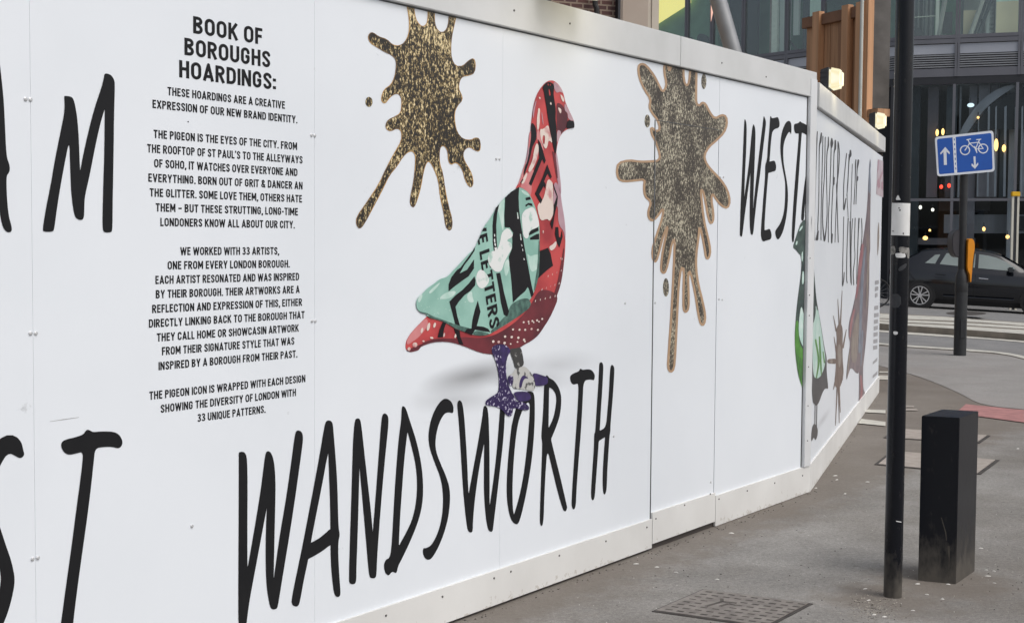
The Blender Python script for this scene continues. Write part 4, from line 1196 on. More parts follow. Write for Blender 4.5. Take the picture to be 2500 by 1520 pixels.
for (x0, y0, x1, y1, n_, s_) in ((940, 1168, 1100, 1100, 4, 7), (865, 1330, 1075, 1255, 5, 8), (785, 1470, 1025, 1410, 5, 8), (1095, 950, 1110, 960, 2, 8)):
    for i in range(n_):
        t = i / max(1, n_ - 1)
        dots.append(zb(ell(x0 + (x1 - x0) * t, y0 + (y1 - y0) * t, s_ * .55, s_ * 1.9, 8, .25)))
for (x0, y0, x1, y1, n_, s_) in ((1495, 35, 1745, -10, 5, 14), (1345, 135, 1690, 140, 5, 15), (1225, 230, 1500, 275, 4, 17), (1060, 310, 1220, 320, 3, 18), (1300, 335, 1500, 300, 3, 12), (1560, 60, 1700, 20, 3, 11)):
    for i in range(n_):
        t = i / max(1, n_ - 1)
        dots.append(zp4(ell(x0 + (x1 - x0) * t + rnd.uniform(-8, 8), y0 + (y1 - y0) * t + rnd.uniform(-8, 8), s_, s_ * 1.1, 7, rnd.uniform(0, 1))))
for q in ((250, 1030, 14, 34), (330, 985, 18, 52), (405, 965, 15, 32), (520, 1085, 11, 26), (660, 1095, 12, 28), (165, 1205, 30, 30), (95, 1255, 20, 22), (370, 1120, 22, 12), (270, 1160, 14, 9)):
    dots.append(zc(ell(q[0], q[1], q[2], q[3], 14, .25)))
on('cream_dot_print', dots, 'cream', 5.8, smooth=False, split=False)
# wing
wing = (zb([(560, 92), (590, 85), (640, 105), (700, 150), (740, 220), (780, 320), (810, 420), (830, 520), (836, 600), (836, 720), (838, 900), (832, 1100), (820, 1190), (795, 1290), (765, 1370), (720, 1460), (640, 1530)])
        + zc([(1400, 880), (1250, 970), (1140, 1040), (1050, 1085), (960, 1095), (880, 1085), (780, 1050), (660, 1010), (560, 945), (480, 910), (400, 890), (350, 880), (310, 850), (300, 825), (260, 815), (210, 790), (185, 750), (180, 690), (200, 630), (250, 590), (310, 520), (400, 460), (470, 400), (560, 380), (620, 310), (700, 230), (790, 130), (850, 70)])
        + zb([(20, 860), (60, 800), (110, 680), (160, 560), (230, 470), (290, 370), (340, 290), (415, 210), (480, 150)]))
wg = on('wing_print', [wing], 'teal', 6.5)
on('wing_lower_edge_print', [zc([(1560, 640), (1590, 740), (1400, 878), (1250, 968), (1140, 1038), (1090, 1065), (1090, 1030), (1150, 985), (1220, 900), (1290, 830), (1330, 720), (1400, 670), (1480, 640)]),
                        zc([(860, 1080), (900, 1030), (1000, 1045), (1080, 1070), (1050, 1085), (960, 1095)]), zc([(205, 785), (260, 810), (310, 815), (400, 865), (480, 895), (550, 920), (600, 950), (690, 985), (790, 1005), (770, 1020), (650, 985), (540, 935), (470, 905), (380, 875), (300, 828), (250, 818)])], 'teal_dark', 7)
on('wing_pale_print', [zb([(345, 285), (415, 212), (400, 330), (400, 560), (385, 640), (345, 420), (320, 360)]), zb([(680, 880), (720, 930), (760, 910), (835, 900), (830, 1040), (790, 1100), (730, 1120), (700, 1000)]),
                       zb([(600, 110), (690, 150), (715, 200), (640, 170)]), zb([(395, 1020), (460, 940), (470, 1080), (420, 1200)]),
                       zc([(460, 640), (520, 580), (620, 545), (680, 560), (600, 640), (500, 650)]), zc([(860, 540), (865, 620), (890, 690), (820, 690), (790, 600)])], 'teal_light', 7)
on('wing_patch_print', [zb(p) for p in ([(410, 600), (450, 580), (490, 620), (512, 670), (490, 700), (445, 720), (440, 745), (490, 760), (502, 820), (470, 880), (440, 930), (400, 1010), (380, 1090), (340, 1120), (290, 1110), (240, 1060), (205, 990), (210, 900), (260, 860), (310, 860), (340, 800), (360, 720), (370, 650)],
    [(80, 1110), (130, 1080), (210, 1160), (222, 1250), (140, 1330), (80, 1290), (55, 1200)],
    [(680, 350), (760, 320), (800, 400), (832, 520), (827, 570), (710, 612), (700, 715), (640, 700), (625, 560), (615, 430), (650, 370)])], 'patch', 8.2)
on('wing_stripe_print', [zb(p) for p in (
    [(415, 210), (490, 140), (570, 90), (588, 82), (580, 200), (585, 330), (600, 480), (625, 640), (650, 800), (680, 960), (710, 1120), (735, 1260), (765, 1390), (735, 1425), (705, 1320), (690, 1300), (660, 1350), (580, 1420), (510, 1490), (505, 1400), (490, 1200), (465, 1000), (460, 930), (500, 830), (505, 740), (500, 690), (515, 640), (470, 575), (410, 575), (405, 430), (412, 320)],
    [(345, 290), (320, 400), (308, 550), (312, 700), (322, 850), (280, 880), (265, 750), (262, 550), (275, 420), (300, 340)],
    [(665, 215), (720, 200), (730, 235), (668, 245)], [(665, 300), (700, 275), (745, 285), (752, 318), (700, 300), (665, 325)],
    [(705, 625), (820, 570), (825, 615), (708, 672)], [(720, 700), (800, 655), (830, 650), (832, 720), (720, 725)],
    [(725, 375), (745, 370), (745, 400), (728, 402)], [(735, 435), (760, 430), (765, 480), (735, 485)], [(740, 520), (765, 515), (768, 550), (742, 555)])] +
    [zc(p) for p in ([(1155, 335), (1205, 328), (1250, 560), (1312, 800), (1290, 860), (1250, 840), (1215, 700), (1185, 500)],
    [(720, 265), (790, 170), (870, 60), (900, 5), (892, 60), (840, 140), (770, 230), (712, 335), (800, 290), (885, 165), (885, 275), (820, 370), (720, 440), (640, 500), (575, 555), (575, 470), (610, 380), (680, 290)],
    [(890, 370), (905, 420), (900, 480), (840, 550), (770, 600), (700, 680), (660, 740), (680, 850), (715, 975), (655, 950), (630, 850), (600, 740), (585, 680), (660, 600), (740, 540), (820, 460)],
    [(932, 665), (965, 800), (945, 880), (920, 975), (1000, 985), (1060, 1010), (1085, 1050), (1000, 1040), (900, 1020), (860, 1085), (770, 1050), (800, 1010), (855, 1005), (865, 900), (895, 780)])], 'pink_ink', 7.6, smooth=False)
on('wing_dash_print', [zb(p) for p in ([(560, 390), (572, 392), (580, 470), (568, 470)], [(595, 655), (606, 655), (616, 730), (604, 730)], [(614, 780), (620, 780), (626, 806), (618, 806)], [(624, 835), (630, 835), (636, 862), (628, 862)],
    [(640, 950), (648, 950), (655, 972), (644, 972)], [(280, 655), (292, 655), (294, 685), (282, 685)], [(278, 715), (292, 710), (296, 760), (284, 762)], [(284, 770), (300, 765), (304, 800), (290, 800)], [(286, 820), (315, 815), (318, 850), (292, 860)])], 'patch', 8.6, smooth=False, split=False)
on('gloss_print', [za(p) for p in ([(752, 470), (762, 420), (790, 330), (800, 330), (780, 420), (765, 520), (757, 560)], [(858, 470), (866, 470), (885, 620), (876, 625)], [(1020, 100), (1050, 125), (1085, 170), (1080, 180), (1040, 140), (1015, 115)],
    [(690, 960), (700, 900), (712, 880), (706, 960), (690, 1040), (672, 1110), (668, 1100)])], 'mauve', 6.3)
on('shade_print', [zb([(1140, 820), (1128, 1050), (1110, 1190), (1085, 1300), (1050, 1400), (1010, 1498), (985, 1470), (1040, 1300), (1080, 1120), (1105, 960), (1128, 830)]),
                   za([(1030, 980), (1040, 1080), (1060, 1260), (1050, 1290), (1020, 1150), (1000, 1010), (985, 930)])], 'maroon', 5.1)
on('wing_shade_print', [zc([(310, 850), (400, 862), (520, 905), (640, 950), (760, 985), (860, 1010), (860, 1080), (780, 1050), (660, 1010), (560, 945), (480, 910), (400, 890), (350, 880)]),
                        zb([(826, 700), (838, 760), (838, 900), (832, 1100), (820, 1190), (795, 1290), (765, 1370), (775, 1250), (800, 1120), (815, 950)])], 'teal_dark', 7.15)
flk = []
r8 = random.Random(8)
for _ in range(46):
    x, y = r8.uniform(200, 880), r8.uniform(450, 900)
    if y < 760 - (x - 190) * .62 or y > 800 + (x - 190) * .22: continue
    flk.append(zc(ell(x, y, r8.uniform(3, 11), r8.uniform(2, 6), 7, r8.uniform(-1, 0))))
on('wing_fleck_print', flk, 'teal_light', 7.25, smooth=False, split=False)
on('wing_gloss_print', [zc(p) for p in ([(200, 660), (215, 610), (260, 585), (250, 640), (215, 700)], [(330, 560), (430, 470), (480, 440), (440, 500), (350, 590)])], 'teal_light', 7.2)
# words that run down the wing
ps, wd = text_polys('WE LETTERS')
ox, oy, ex_, ey_ = 1159, 532, (37.5 / wd, 272 / wd), (24, -9)
on('wing_text_print', [[(ox + p[0] * ex_[0] + p[1] * ey_[0], oy + p[0] * ex_[1] + p[1] * ey_[1]) for p in poly] for poly in ps], 'pink_ink', 7.9, smooth=False, split=False, inside=chaikin(wing))
# legs
on('leg_print', [zp4(p) for p in ([(1290, 410), (1380, 400), (1455, 385), (1480, 520), (1500, 650), (1370, 695), (1355, 600), (1300, 460)],)], 'leg_dark', 5.0)
on('leg_print', [zp4(p) for p in ([(1370, 690), (1400, 680), (1500, 650), (1560, 700), (1620, 790), (1652, 900), (1650, 990), (1580, 1000), (1460, 975), (1330, 968), (1340, 850), (1255, 790), (1330, 760)],)], 'leg_grey', 5.3)
on('leg_print', [zp4(p) for p in ([(1420, 960), (1440, 830), (1490, 770), (1570, 830), (1500, 820), (1470, 900), (1460, 960)], [(1340, 1010), (1560, 1005), (1605, 1100), (1540, 1150), (1400, 1145), (1370, 1080)], [(1605, 735), (1780, 790), (1832, 812), (1832, 915), (1650, 940), (1645, 850)])], 'purple2', 5.6)
on('leg_print', [zp4([(1262, 800), (1330, 770), (1352, 850), (1320, 945), (1275, 900)])], 'purple', 5.6)
on('leg_print', [zp4([(1040, 380), (1120, 345), (1220, 345), (1290, 400), (1305, 450), (1260, 520), (1240, 650), (1245, 780), (1270, 900), (1310, 1000), (1360, 1080), (1380, 1150), (1440, 1150), (1520, 1170), (1572, 1230), (1565, 1265), (1520, 1275), (1430, 1262), (1340, 1230), (1336, 1310), (1320, 1350), (1290, 1362), (1250, 1340), (1200, 1280), (1150, 1240), (1080, 1215), (970, 1205), (950, 1175), (965, 1130), (1040, 1080), (1110, 1040), (1140, 1000), (1145, 880), (1140, 760), (1110, 620), (1080, 540), (1045, 470)])], 'purple', 6.0)
on('leg_print', [zp4([(1180, 360), (1290, 400), (1303, 450), (1258, 520), (1236, 650), (1240, 800), (1215, 700), (1180, 560), (1150, 440)])], 'purple2', 6.3)

# --- the dark pigeon that straddles the corner: its half on this run
z9 = Z(1940, 550, 2.7227)
hd = zW([(765, 1135), (735, 1145), (710, 1170), (690, 1220), (660, 1310), (640, 1370), (625, 1432), (655, 1450), (690, 1498)]) + z9([(40, 195), (47, 240), (42, 330), (30, 420), (15, 540), (5, 660), (2, 760), (8, 870), (25, 990), (55, 1085), (70, 1110), (90, 1110), (90, 0)])
corner_pig = printed('corner_pigeon_print', [chaikin(hd)], W1, k_off(3), M['green_dark'], h1, (), clip1)
printed('wing_print', [chaikin(z9([(12, 625), (28, 640), (25, 700), (35, 790), (60, 830), (80, 830), (80, 1110), (55, 1088), (25, 995), (8, 875), (2, 765), (5, 670)]))], W1, k_off(4), M['green'], corner_pig, (), clip1)
printed('patch_print', [chaikin(z9([(45, 525), (60, 590), (80, 640), (80, 830), (62, 815), (38, 770), (25, 700), (32, 600)])), chaikin(z9([(50, 310), (62, 300), (64, 380), (48, 400)])),
                        chaikin(z9([(58, 0), (40, 10), (25, 45), (45, 30)])), chaikin(z9([(8, 110), (20, 100), (18, 125), (8, 135)])), chaikin(z9([(46, 180), (56, 170), (54, 240), (46, 240)]))], W1, k_off(4.5), M['teal_light'], corner_pig, (), clip1)
printed('feather_print', [q for i in range(4) for q in brush(z9([(14 + i * 13, 860 + i * 10, 3), (30 + i * 11, 1000 + i * 20, 3)]), False)], W1, k_off(5), M['green_dark'], corner_pig, (), clip1)

# ------------------------------------------------------------------ hoarding, second run beyond the corner
SL = .0185
h2 = empty('hoarding', W2.pt(2, 0, 0), 'shorter white hoarding run past the corner post with thin stretched lettering and two pigeons', 'hoarding')
E2 = W2.hit(2146.5, 950, 0)[0]
us = [0.03, u2 if False else W2.hit(2028, 800, BF)[0], W2.hit(2131, 800, BF)[0], E2]
for a, b in zip(us[:-1], us[1:]):
    mb = MB(); mb.wbox(W2, a + g, b - g, .05, 2.39, -.03, BF, SL * .6)
    mb.build('board_panel', M['board'], h2)
mb = MB(); mb.wbox(W2, .0, E2, .0, .172, BF + .0005, 0); mb.build('kick_board', M['kick'], h2)
mb = MB(); mb.wbox(W2, .03, E2, 2.394, 2.545, -.10, .012, SL); mb.build('capping_rail', M['cap'], h2, bevel=.003)
mb = MB(); mb.wbox(W2, .05, E2 - .02, 0, 2.38, -.09, -.045); mb.wbox(W2, E2 - .02, E2, .0, 2.50, -.09, BF - .001); mb.build('backing_frame', M['timber_stud'], h2)
zl = Z(1970, 300, 4.28)
th = []
for st in ([(110, 92, 8), (98, 350, 12), (92, 600, 8), (82, 1000, 6), (82, 1225, 8)], [(152, 108, 12), (143, 190, 20), (131, 260, 9), (128, 500, 7), (125, 800, 7), (113, 1120, 9)], [(118, 1130, 14), (106, 1215, 28)],
           [(168, 140, 8), (160, 500, 8), (150, 900, 7), (148, 1222, 8)], [(192, 150, 8), (186, 500, 7), (168, 800, 9), (166, 1050, 9), (183, 1230, 16)], [(225, 150, 9), (224, 240, 15), (210, 330, 9), (206, 550, 8), (212, 900, 7), (204, 1080, 9), (188, 1220, 14)],
           [(260, 165, 14), (261, 212, 30), (258, 255, 16)], [(254, 260, 9), (248, 500, 8), (235, 800, 8), (225, 1000, 8), (225, 1245, 8)], [(297, 185, 14), (296, 265, 20), (284, 320, 9), (279, 500, 8), (275, 640, 8), (268, 750, 8), (258, 1000, 8), (256, 1160, 9)], [(282, 575, 20), (280, 640, 18)], [(262, 1165, 20), (260, 1250, 14)],
           [(325, 195, 8), (320, 600, 8), (306, 900, 7), (294, 1247, 7)], [(330, 210, 9), (340, 330, 9), (330, 520, 8), (311, 650, 9)], [(311, 650, 10), (318, 900, 8), (328, 1247, 9)], [(72, 700, 5), (66, 950, 8), (64, 1200, 6)],
           [(415, 320, 9), (402, 450, 8), (386, 640, 8), (384, 820, 8), (388, 905, 14), (408, 790, 10)], [(440, 330, 6), (430, 560, 5), (420, 740, 6), (432, 990, 5)], [(455, 290, 16), (455, 340, 22), (442, 390, 9), (430, 620, 6), (418, 760, 7)],
           [(475, 430, 6), (466, 700, 6), (458, 1000, 7), (453, 1500, 7)], [(512, 385, 9), (509, 440, 12), (505, 600, 7), (492, 850, 8)], [(538, 390, 16), (534, 430, 18), (525, 500, 8), (520, 640, 8), (513, 848, 7)], [(530, 565, 16), (528, 600, 14)],
           [(385, 982, 7), (380, 1250, 7), (373, 1560, 8), (372, 1700, 8), (385, 1640, 10), (390, 1560, 8)], [(432, 1000, 12), (430, 1040, 9), (420, 1300, 8), (415, 1600, 8), (422, 1670, 9)], [(450, 1030, 8), (455, 1500, 8), (460, 1670, 8)], [(478, 1000, 7), (463, 1300, 7), (465, 1690, 8)],
           [(505, 995, 8), (498, 1250, 7), (502, 1400, 7), (485, 1560, 9), (490, 1690, 9)], [(545, 1000, 14), (535, 1200, 9), (525, 1500, 9), (520, 1680, 8)], [(572, 998, 8), (576, 1180, 8), (560, 1330, 7)]):
    th += brush(zl(st), True, 4, 8)
printed('borough_name', th, W2, k_off(2), M['ink2'], h2)
p2 = printed('pigeon_print', [chaikin(z9([(116, -60), (119, 0), (123, 250), (131, 400), (150, 520), (175, 660), (200, 820), (215, 880), (212, 960), (222, 1060), (223, 1088), (205, 1078), (185, 1110), (165, 1170), (150, 1195), (140, 1195), (113, 1165), (113, 500), (112, -60)]))]
             + brush(z9([(137, 1190, 5), (135, 1340, 5)]), False) + brush(z9([(149, 1190, 5), (146, 1340, 5)]), False) + [chaikin(z9([(115, 1345), (132, 1308), (156, 1350), (153, 1395), (139, 1432), (128, 1400), (110, 1446)]))], W2, k_off(3), M['smoke'], h2)
printed('wing_print', [chaikin(z9([(130, 560), (150, 520), (172, 660), (196, 820), (205, 880), (200, 940), (175, 1000), (150, 1020), (120, 1000), (120, 700)]))], W2, k_off(4), M['teal_light'], p2)
printed('feather_print', [q for st in ([(140, 760, 10), (160, 900, 12), (145, 1010, 8)], [(165, 740, 8), (172, 880, 12), (178, 990, 6)], [(190, 840, 6), (198, 910, 9)]) for q in brush(z9(st))], W2, k_off(5), M['green'], p2)
printed('streak_print', [q for st in ([(122, 0, 6), (124, 260, 7), (140, 470, 8), (152, 560, 6)], [(122, 430, 6), (135, 560, 12), (125, 640, 8)]) for q in brush(z9(st))], W2, k_off(5.5), M['green_dark'], p2)
soft_print('soft_shadow_print', (1990, 985, 2030, 1065), [(2009, 1024, 38, 8, -1.0, .4)], W2, k_off(.5), h2)
sp = [chaikin(z9([(275, 690), (300, 640), (322, 680), (318, 800), (320, 900), (328, 980), (310, 1060), (290, 1090), (262, 1060), (275, 950), (272, 850), (282, 760)]))]
for st in ([(316, 435, 3), (305, 660, 9)], [(287, 490, 3), (297, 660, 9)], [(258, 600, 3), (277, 700, 10)], [(344, 692, 4), (322, 810, 12)], [(262, 740, 3), (280, 850, 12)], [(285, 1040, 10), (272, 1327, 4)], [(291, 1040, 9), (297, 1310, 4)], [(296, 1060, 8), (304, 1240, 4)], [(270, 1040, 10), (258, 1090, 4)], [(318, 960, 12), (318, 1025, 6)], [(232, 902, 30), (262, 902, 36)]):
    sp += brush(z9(st), False)
s2 = printed('paint_splat_print', sp, W2, k_off(2), M['brown'], h2)
printed('splat_highlight', [chaikin(z9([(285, 780), (310, 800), (312, 880), (300, 960), (285, 900)])), chaikin(z9(ell(245, 902, 9, 14)))], W2, k_off(3), M['taupe'], s2)
p3 = printed('pigeon_print', [chaikin(zl([(662, 362), (671, 440), (664, 480), (668, 600), (668, 740), (663, 900), (661, 1100), (663, 1330)]) + z9([(497, 200), (497, 400), (490, 560), (475, 760), (460, 900), (455, 940), (455, 1090), (474, 1120), (440, 1185), (424, 1202), (430, 1080), (428, 960), (420, 992), (375, 938), (360, 980), (342, 1042), (350, 920), (372, 780), (358, 740), (360, 650), (385, 560), (410, 440), (430, 300), (440, 180)]) + zl([(570, 1320), (600, 1150), (630, 900), (640, 700), (648, 520), (655, 420)]))], W2, k_off(3), M['dusk'], h2)
for st in ([(452, 130, 14), (440, 230, 22), (425, 360, 16), (410, 480, 10)], [(398, 560, 12), (378, 640, 14), (368, 740, 10)], [(440, 1000, 10), (446, 1090, 14), (440, 1160, 10)]):
    printed('edge_print', brush(z9(st)), W2, k_off(3.5), M['rose'], p3)
printed('neck_print', [chaikin(zl([(661, 375), (670, 440), (664, 480), (667, 600), (667, 720), (655, 740), (640, 720), (650, 500)]))] + [q for st in ([(470, 150, 10), (452, 330, 18), (440, 600, 18), (432, 840, 16)], [(452, 700, 10), (440, 930, 8)]) for q in brush(z9(st))], W2, k_off(4), M['slate'], p3)
printed('wing_print', [chaikin(z9([(375, 760), (400, 640), (425, 560), (430, 640), (420, 800), (415, 890), (400, 920), (375, 900)])), chaikin(z9([(350, 940), (368, 800), (368, 900), (346, 1030)]))] + brush(z9([(486, 60, 8), (488, 300, 12), (478, 540, 8)])), W2, k_off(4.5), M['taupe'], p3)
# small picture and text block at the far end
printed('picture_print', [zl([(742, 380), (796, 400), (797, 780), (724, 745)])], W2, k_off(2), M['pale_mauve'], h2)
printed('picture_mark', [zl(p) for p in ([(742, 385), (750, 387), (748, 490), (735, 520)], [(760, 560), (792, 490), (795, 520), (770, 600)], [(735, 600), (760, 570), (765, 660), (750, 690), (732, 650)], [(778, 620), (794, 610), (795, 700), (780, 690)])], W2, k_off(3), M['mauve'], h2)
printed('drop_print', [chaikin(zl([(748, 1015), (756, 1090), (756, 1200), (748, 1330), (738, 1405), (736, 1300), (738, 1150)]))], W2, k_off(2), M['taupe'], h2)
tx = []
for y, a, b in ((380, 534, 560), (422, 534, 556), (465, 534, 551), (548, 530, 556), (597, 528, 558), (640, 527, 554), (683, 526, 553), (725, 525, 552), (770, 524, 551), (812, 522, 550)):
    tx.append(z9([(a, y - 12), (b, y - 17), (b, y + 8), (a, y + 15)]))
for y in (898, 988):
    tx.append(z9([(520, y + 8), (551, y - 22), (549, y + 2), (519, y + 26)]))
printed('text_block_print', tx, W2, k_off(2), M['grey_text'], h2)

# ------------------------------------------------------------------ floodlights on the hoarding
def glow(name, loc, parent, e=1.6):
    d = bpy.data.lights.new(name, 'POINT'); d.energy = e; d.color = (1, .86, .55); d.shadow_soft_size = .06
    l_ = bpy.data.objects.new(name, d); col.objects.link(l_); l_.parent = parent; l_.location = loc
def floodlight(label, px0, px1, px2, yt, yb, depth, skew=0.0):
    """px0..px1 dark housing, px1..px2 glowing lens; set at the given distance"""
    mid = at_depth((px1), (yt + yb) / 2, depth)
    o = empty('floodlight', (mid.x, mid.y, mid.z), label, 'floodlight', 'floodlights along the hoarding top')
    s = depth / F
    w0, w1, h = (px1 - px0) * s, (px2 - px1) * s, (yb - yt) * s
    ax = Vector((.93, -.37, 0)); ay = Vector((.37, .93, 0)); az = Vector((0, 0, 1))
    def P(a, b, c): return mid + ax * a + ay * b + az * c
    d = h * .55
    mb = MB()
    mb.hexa([P(-w0, -d * .7, -h * .42), P(0, -d, -h * .5), P(0, d, -h * .5), P(-w0, d * .7, -h * .42), P(-w0, -d * .7, h * .40), P(0, -d, h * .5), P(0, d, h * .5), P(-w0, d * .7, h * .40)])
    for zz in (-.2, .02, .24):
        mb.hexa([P(-w0 * 1.08, -d * .72, h * zz), P(-w0 * .1, -d * 1.01, h * zz), P(-w0 * .1, d * 1.01, h * zz), P(-w0 * 1.08, d * .72, h * zz), P(-w0 * 1.08, -d * .72, h * (zz + .05)), P(-w0 * .1, -d * 1.01, h * (zz + .05)), P(-w0 * .1, d * 1.01, h * (zz + .05)), P(-w0 * 1.08, d * .72, h * (zz + .05))])
    mb.build('housing', M['lamp_body'], o, bevel=.004)
    mb = MB()
    mb.hexa([P(.001, -d * .97, -h * .5), P(w1, -d * .7, -h * .40), P(w1, d * .7, -h * .40), P(.001, d * .97, -h * .5), P(.001, -d * .97, h * .5), P(w1, -d * .7, h * .38), P(w1, d * .7, h * .38), P(.001, d * .97, h * .5)])
    mb.build('lens', M['lamp_lens'], o, bevel=.015, seg=3)
    mb = MB()
    mb.tube([P(-w0 * .35, 0, -h * .45), P(-w0 * .35, 0, -h * .95)], .014, 10)
    mb.tube([P(-w0 * .35, -.05, -h * .95), P(-w0 * .35, .05, -h * .95)], .011, 8)
    mb.build('bracket', M['lamp_body'], o)
    glow('lamp_glow', P(w1 + .05, 0, -.02) - mid, o)
    return o
floodlight('lit floodlight above the corner post, nearer of the pair in front of cedar boards', 2006, 2027, 2057, 167, 220, 9.35)
floodlight('lit floodlight near the far end of the hoarding beside the black post', 2124, 2139, 2162, 275, 315, 13.2)
f0 = W1.hit(1350, -18, 0)
p0 = W1.pt(f0[0], 2.66, .10)
def lamp_over():
    o = empty('floodlight', p0, 'lit floodlight over the first hoarding run, cut by the top of the photo', 'floodlight', 'floodlights along the hoarding top')
    t, n = W1.t, W1.n
    def P(a, b, c): return p0 + t * a + n * b + Vector((0, 0, c))
    mb = MB()
    mb.hexa([P(-.16, -.02, -.035), P(.10, -.02, -.035), P(.10, .10, -.02), P(-.16, .10, -.02), P(-.16, -.02, .14), P(.10, -.02, .14), P(.10, .12, .14), P(-.16, .12, .14)])
    mb.build('housing', M['lamp_body'], o, bevel=.006)
    mb = MB()
    mb.hexa([P(.101, -.02, -.045), P(.20, .0, -.035), P(.20, .10, -.03), P(.101, .11, -.03), P(.101, -.02, .14), P(.20, 0, .13), P(.20, .10, .13), P(.101, .12, .14)])
    mb.build('lens', M['lamp_lens'], o, bevel=.012, seg=3)
    mb = MB(); mb.tube([P(0, -.03, .0), P(0, -.12, -.02), P(0, -.13, -.09)], .012, 8); mb.build('bracket', M['lamp_body'], o)
    glow('lamp_glow', P(.1, .19, -.10) - p0, o, 1.2)
lamp_over()

# ------------------------------------------------------------------ black lamp post in the foreground
pb = ground(2179, 1460)
PR = .0395
cpx = pb + Vector((pb.x, pb.y, 0)).normalized() * PR
post = empty('street_post', (cpx.x, cpx.y, 0), 'tall black round post with white sticker and torn paper, nearest the camera', 'post')
mb = MB(); mb.tube([(cpx.x, cpx.y, -.1), (cpx.x, cpx.y, 1.2), (cpx.x, cpx.y, 4.6)], PR, 40); mb.build('shaft', M['post'], post, smooth=True)
va = math.atan2(-cpx.x, 0) if False else math.atan2(-cpx.y, -cpx.x)     # direction from the post to the viewer
def on_post(name, polys, mat, r=.0010, parent=post):
    """polygons given as (angle in degrees from the viewer direction, positive to the right; height)"""
    vs, fs = [], []
    for poly in polys:
        V, T = union2d([poly])
        # refine so that the sheet wraps the tube
        bm = bmesh.new()
        bv = [bm.verts.new((v[0], v[1] * 300, 0)) for v in V]
        for t in T:
            try: bm.faces.new([bv[i] for i in t])
            except ValueError: pass
        for _ in range(4):
            ed = [e for e in bm.edges if e.calc_length() > 16]
            if not ed: break
            bmesh.ops.subdivide_edges(bm, edges=ed, cuts=1)
            bmesh.ops.triangulate(bm, faces=bm.faces)
        b = len(vs)
        bm.verts.index_update()
        for v in bm.verts:
            a = va + R(v.co.x)
            vs.append((cpx.x + (PR + r) * math.cos(a) - post.location.x, cpx.y + (PR + r) * math.sin(a) - post.location.y, v.co.y / 300))
        for f in bm.faces:
            fs.append([b + v.index for v in f.verts])
        bm.free()
    me = bpy.data.meshes.new(name)
    me.from_pydata(vs, [], fs)
    bm = bmesh.new(); bm.from_mesh(me); bmesh.ops.recalc_face_normals(bm, faces=bm.faces); bm.to_mesh(me); bm.free()
    return link(name, me, M[mat], parent, True)
def zy(py): return at_depth(2195, py, cpx.y - PR).z
def ag(t): return math.degrees(math.asin(max(-1, min(1, t))))       # t: -1 left edge .. 1 right edge
st = on_post('white_sticker', [[(ag(-.94), zy(495)), (ag(.97), zy(496)), (ag(.96), zy(575)), (ag(-.95), zy(574))]], 'sticker')
on_post('sticker_mark', [[(ag(-.25), zy(506)), (ag(-.12), zy(507)), (ag(-.12), zy(509)), (ag(-.25), zy(509))], [(ag(-.15), zy(511)), (ag(-.02), zy(511)), (ag(-.03), zy(515)), (ag(-.15), zy(515))],
                         [(ag(-.85), zy(563)), (ag(-.65), zy(563.5)), (ag(-.65), zy(565)), (ag(-.85), zy(565))], [(ag(.25), zy(568)), (ag(.36), zy(568)), (ag(.36), zy(572)), (ag(.25), zy(572))]], 'ink', .0016, st)
on_post('torn_paper', [chaikin([(ag(-.98), zy(602)), (ag(-.6), zy(600)), (ag(-.5), zy(604)), (ag(-.45), zy(612)), (ag(-.5), zy(618)), (ag(-.65), zy(622)), (ag(-.95), zy(621))], 1),
                       chaikin([(ag(-.15), zy(603)), (ag(.3), zy(602)), (ag(.7), zy(605)), (ag(.97), zy(604)), (ag(.98), zy(630)), (ag(.8), zy(631)), (ag(.7), zy(620)), (ag(.3), zy(617)), (ag(-.05), zy(617))], 1)], 'torn')
on_post('torn_paper', [chaikin([(ag(-.5), zy(618)), (ag(-.2), zy(618)), (ag(.1), zy(617)), (ag(.35), zy(619)), (ag(.5), zy(618)), (ag(.62), zy(625)), (ag(.5), zy(629)), (ag(-.2), zy(629)), (ag(-.4), zy(628))], 1)], 'sticker', .0013)
on_post('small_sticker', [[(ag(-.55), zy(485)), (ag(-.42), zy(479)), (ag(-.2), zy(480)), (ag(-.05), zy(488)), (ag(-.5), zy(488))], [(ag(-.45), zy(479)), (ag(-.32), zy(476)), (ag(-.2), zy(479)), (ag(-.3), zy(481))]], 'sticker')
on_post('small_sticker', [chaikin([(ag(-.52), zy(809)), (ag(-.3), zy(808.5)), (ag(-.02), zy(810)), (ag(-.05), zy(816)), (ag(-.35), zy(817.5)), (ag(-.5), zy(815))])], 'sticker')
on_post('scuff_mark', [chaikin([(ag(-.85), zy(718)), (ag(.2), zy(717)), (ag(.25), zy(750)), (ag(-.8), zy(752))], 1), chaikin([(ag(-.2), zy(655)), (ag(.7), zy(640)), (ag(.75), zy(650)), (ag(0), zy(664))], 1)], 'scuff')
on_post('scuff_mark', [[(ag(.2), zy(1270)), (ag(.75), zy(1273)), (ag(.75), zy(1275)), (ag(.2), zy(1272))]], 'sticker')

